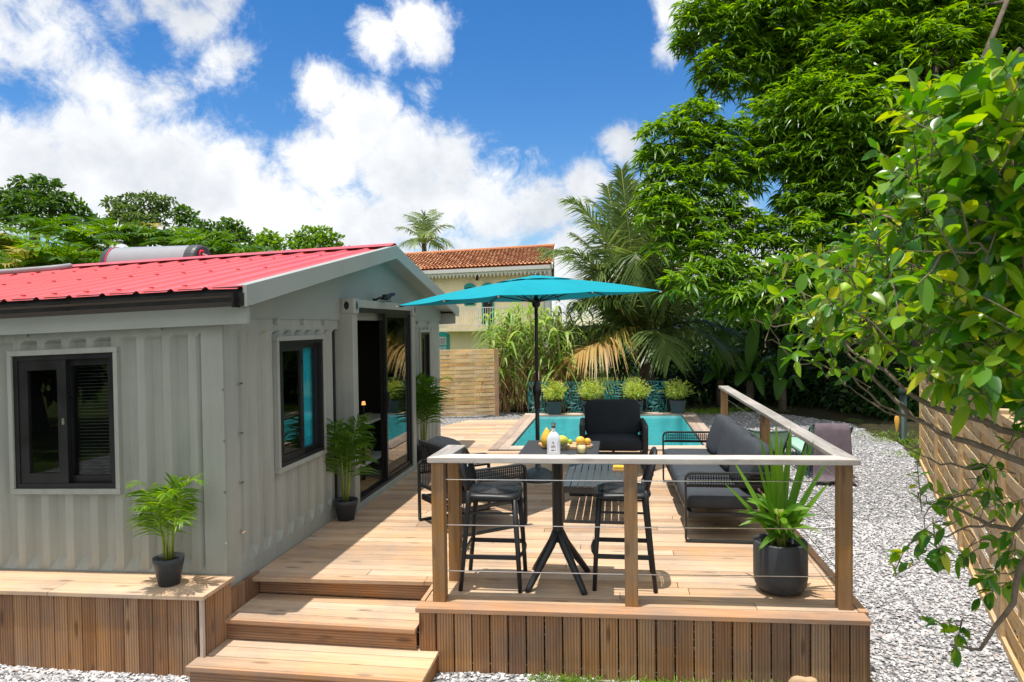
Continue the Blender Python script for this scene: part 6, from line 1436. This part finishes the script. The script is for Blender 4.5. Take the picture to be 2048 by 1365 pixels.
for (x, y, d) in spots:
    b_ = np.array(PX(x, y, d)); hub = np.array(PX(2200, 700, 3.0)); dr_ = b_-hub; dr_ /= np.linalg.norm(dr_); dr_ = dr_*.6+rg_.normal(size=3)*.45+np.array([0, 0, .25]); dr_ /= np.linalg.norm(dr_)
    low_ = y > 880; n = rg_.integers(7, 11) if low_ else rg_.integers(7, 13); ln_ = rg_.uniform(.08, .18)
    bv = Vector(b_-dr_*ln_*.6); na = min(anchor, key=lambda q: (q-bv).length); anchor.append(Vector(b_))
    tw_.tube([na, na.lerp(bv, .5)+Vector((0, 0, .015)), bv, tuple(b_), tuple(b_+dr_*ln_)], [.003, .0027, .0024, .0022, .0012], 5)
    for k_ in range(n):
        t = rg_.uniform(-.3, 1.05); a = rg_.normal(size=3); a -= dr_*a.dot(dr_); a /= np.linalg.norm(a)
        P.append(b_+dr_*ln_*t); D.append(dr_*.55+a*.8); U.append(np.array([0, 0, 1.])+rg_.normal(size=3)*.45); q_ = rg_.uniform(.044, .088)*(.95 if low_ else 1.3 if x > 1900 else 1); L.append(q_); W_.append(q_*rg_.uniform(.42, .52)); Dr.append(rg_.uniform(.0, .45))
tw_.build('leaf_twigs', M['twig'], cit)
PROF['citrus'] = [(0, .06), (.08, .35), (.25, .85), (.45, 1), (.65, .88), (.85, .5), (.95, .2), (1, .02)]
V, F = leaves(P, D, U, np.array(L), np.array(W_), np.array(Dr), 'citrus', fold=.28); nmesh('leaves', V, F, M['f_citrus'], cit, smooth=True)
for (x, y, d, r_, lb_) in [(1688, 647, 3.0, .034, 'green lime with a pointed tip hanging at the left of the citrus tree'), (1656, 570, 3.0, .022, 'small pale lime high at the left of the citrus tree'), (1690, 585, 3.15, .036, 'green lime half hidden above the pointed one'), (1875, 1118, 3.0, .030, 'green lime hanging low in front of the slatted fence')]:
    p_ = PX(x, y, d); o = MB().sell(tuple(p_), (r_, r_, r_*1.12), 1, 1, None, 20, 14, f=lambda v: Vector((v.x, v.y, v.z*(1.12 if abs(v.z) > .85*r_ else 1)))).build('lime', M['lime'], None, smooth=True); tag(o, lb_, 'fruit', 'limes on the citrus tree')
    MB().tube([tuple(p_+Vector((0, 0, r_))), tuple(p_+Vector((-.01, 0, r_+.05))), tuple(p_+Vector((-.015, .01, r_+.14)))], .003, 5).build('stalk', M['stemg'], o)

# ------------------------------------------------------------------ grass, fallen leaf, stone
def grass(name, pts, label, h=(.05, .13)):
    P = np.array(pts); n = len(P); a = RNG.uniform(0, 6.28, n); D = np.stack([np.cos(a)*.55, np.sin(a)*.55, np.ones(n)], 1)
    V, F = leaves(P, D, rdir(n), RNG.uniform(*h, n), RNG.uniform(.004, .009, n), .4, 'strip'); o = nmesh(name, V, F, M['f_grass']); o['kind'] = 'stuff'; tag(o, label, 'grass')
pts = []
while len(pts) < 2600:
    x = random.uniform(-.6, 1.9); y = sk(x, 4.53)-abs(random.gauss(0, .13))-.01
    if random.random() < .35+.4*math.sin(x*5)**2: pts.append((x, y, -.455))
grass('grass', pts, 'green grass growing along the foot of the front deck skirt')
pts = []
for (px, py, s_, n) in ((1395, 828, .3, 500), (1425, 826, .25, 400), (1460, 822, .3, 400), (1812, 885, .25, 350), (1835, 915, .2, 300), (1790, 872, .3, 250)):
    c = ATG(px, py)
    for _ in range(n): pts.append((c.x+random.gauss(0, s_), c.y+random.gauss(0, s_*.5)+.1, c.z-.02))
grass('grass', pts, 'tufts of grass along the far rim of the gravel', (.08, .22))
pts = []
for _ in range(16000):
    x, y = random.uniform(-4, 7), random.uniform(16.5, 32); pts.append((x, y, zg(y)-.04))
grass('grass', pts, 'sunlit lawn grass under the coconut palm', (.06, .14))
p_ = ATG(237, 1341); mb = MB(); vs = []
for i in range(7):
    t = i/6; w_ = .034*math.sin(math.pi*min(.97, t*.9+.05))
    for s_ in (-1, 0, 1): vs.append((p_.x-.055+.11*t, p_.y+s_*w_, p_.z+.03+.02*abs(s_)+.012*math.sin(t*5)))
mb.add(vs, [(i*3+j, i*3+j+1, i*3+j+4, i*3+j+3) for i in range(6) for j in range(2)]); tag(mb.build('fallen_leaf', M['rust'], None, smooth=True), 'brown fallen leaf on the gravel below the timber ledge', 'leaf')
p_ = AT(1600, 1368, -.45); mb = MB(); mb.sell((p_.x, p_.y, -.43), (.10, .07, .05), .7, .6, None, 20, 10, f=lambda v: v*(1+.12*math.sin(v.x*60)*math.sin(v.y*55+1))); tag(mb.build('stone', M['stone'], None, smooth=True), 'sandy brown stone in the grass before the deck', 'stone')
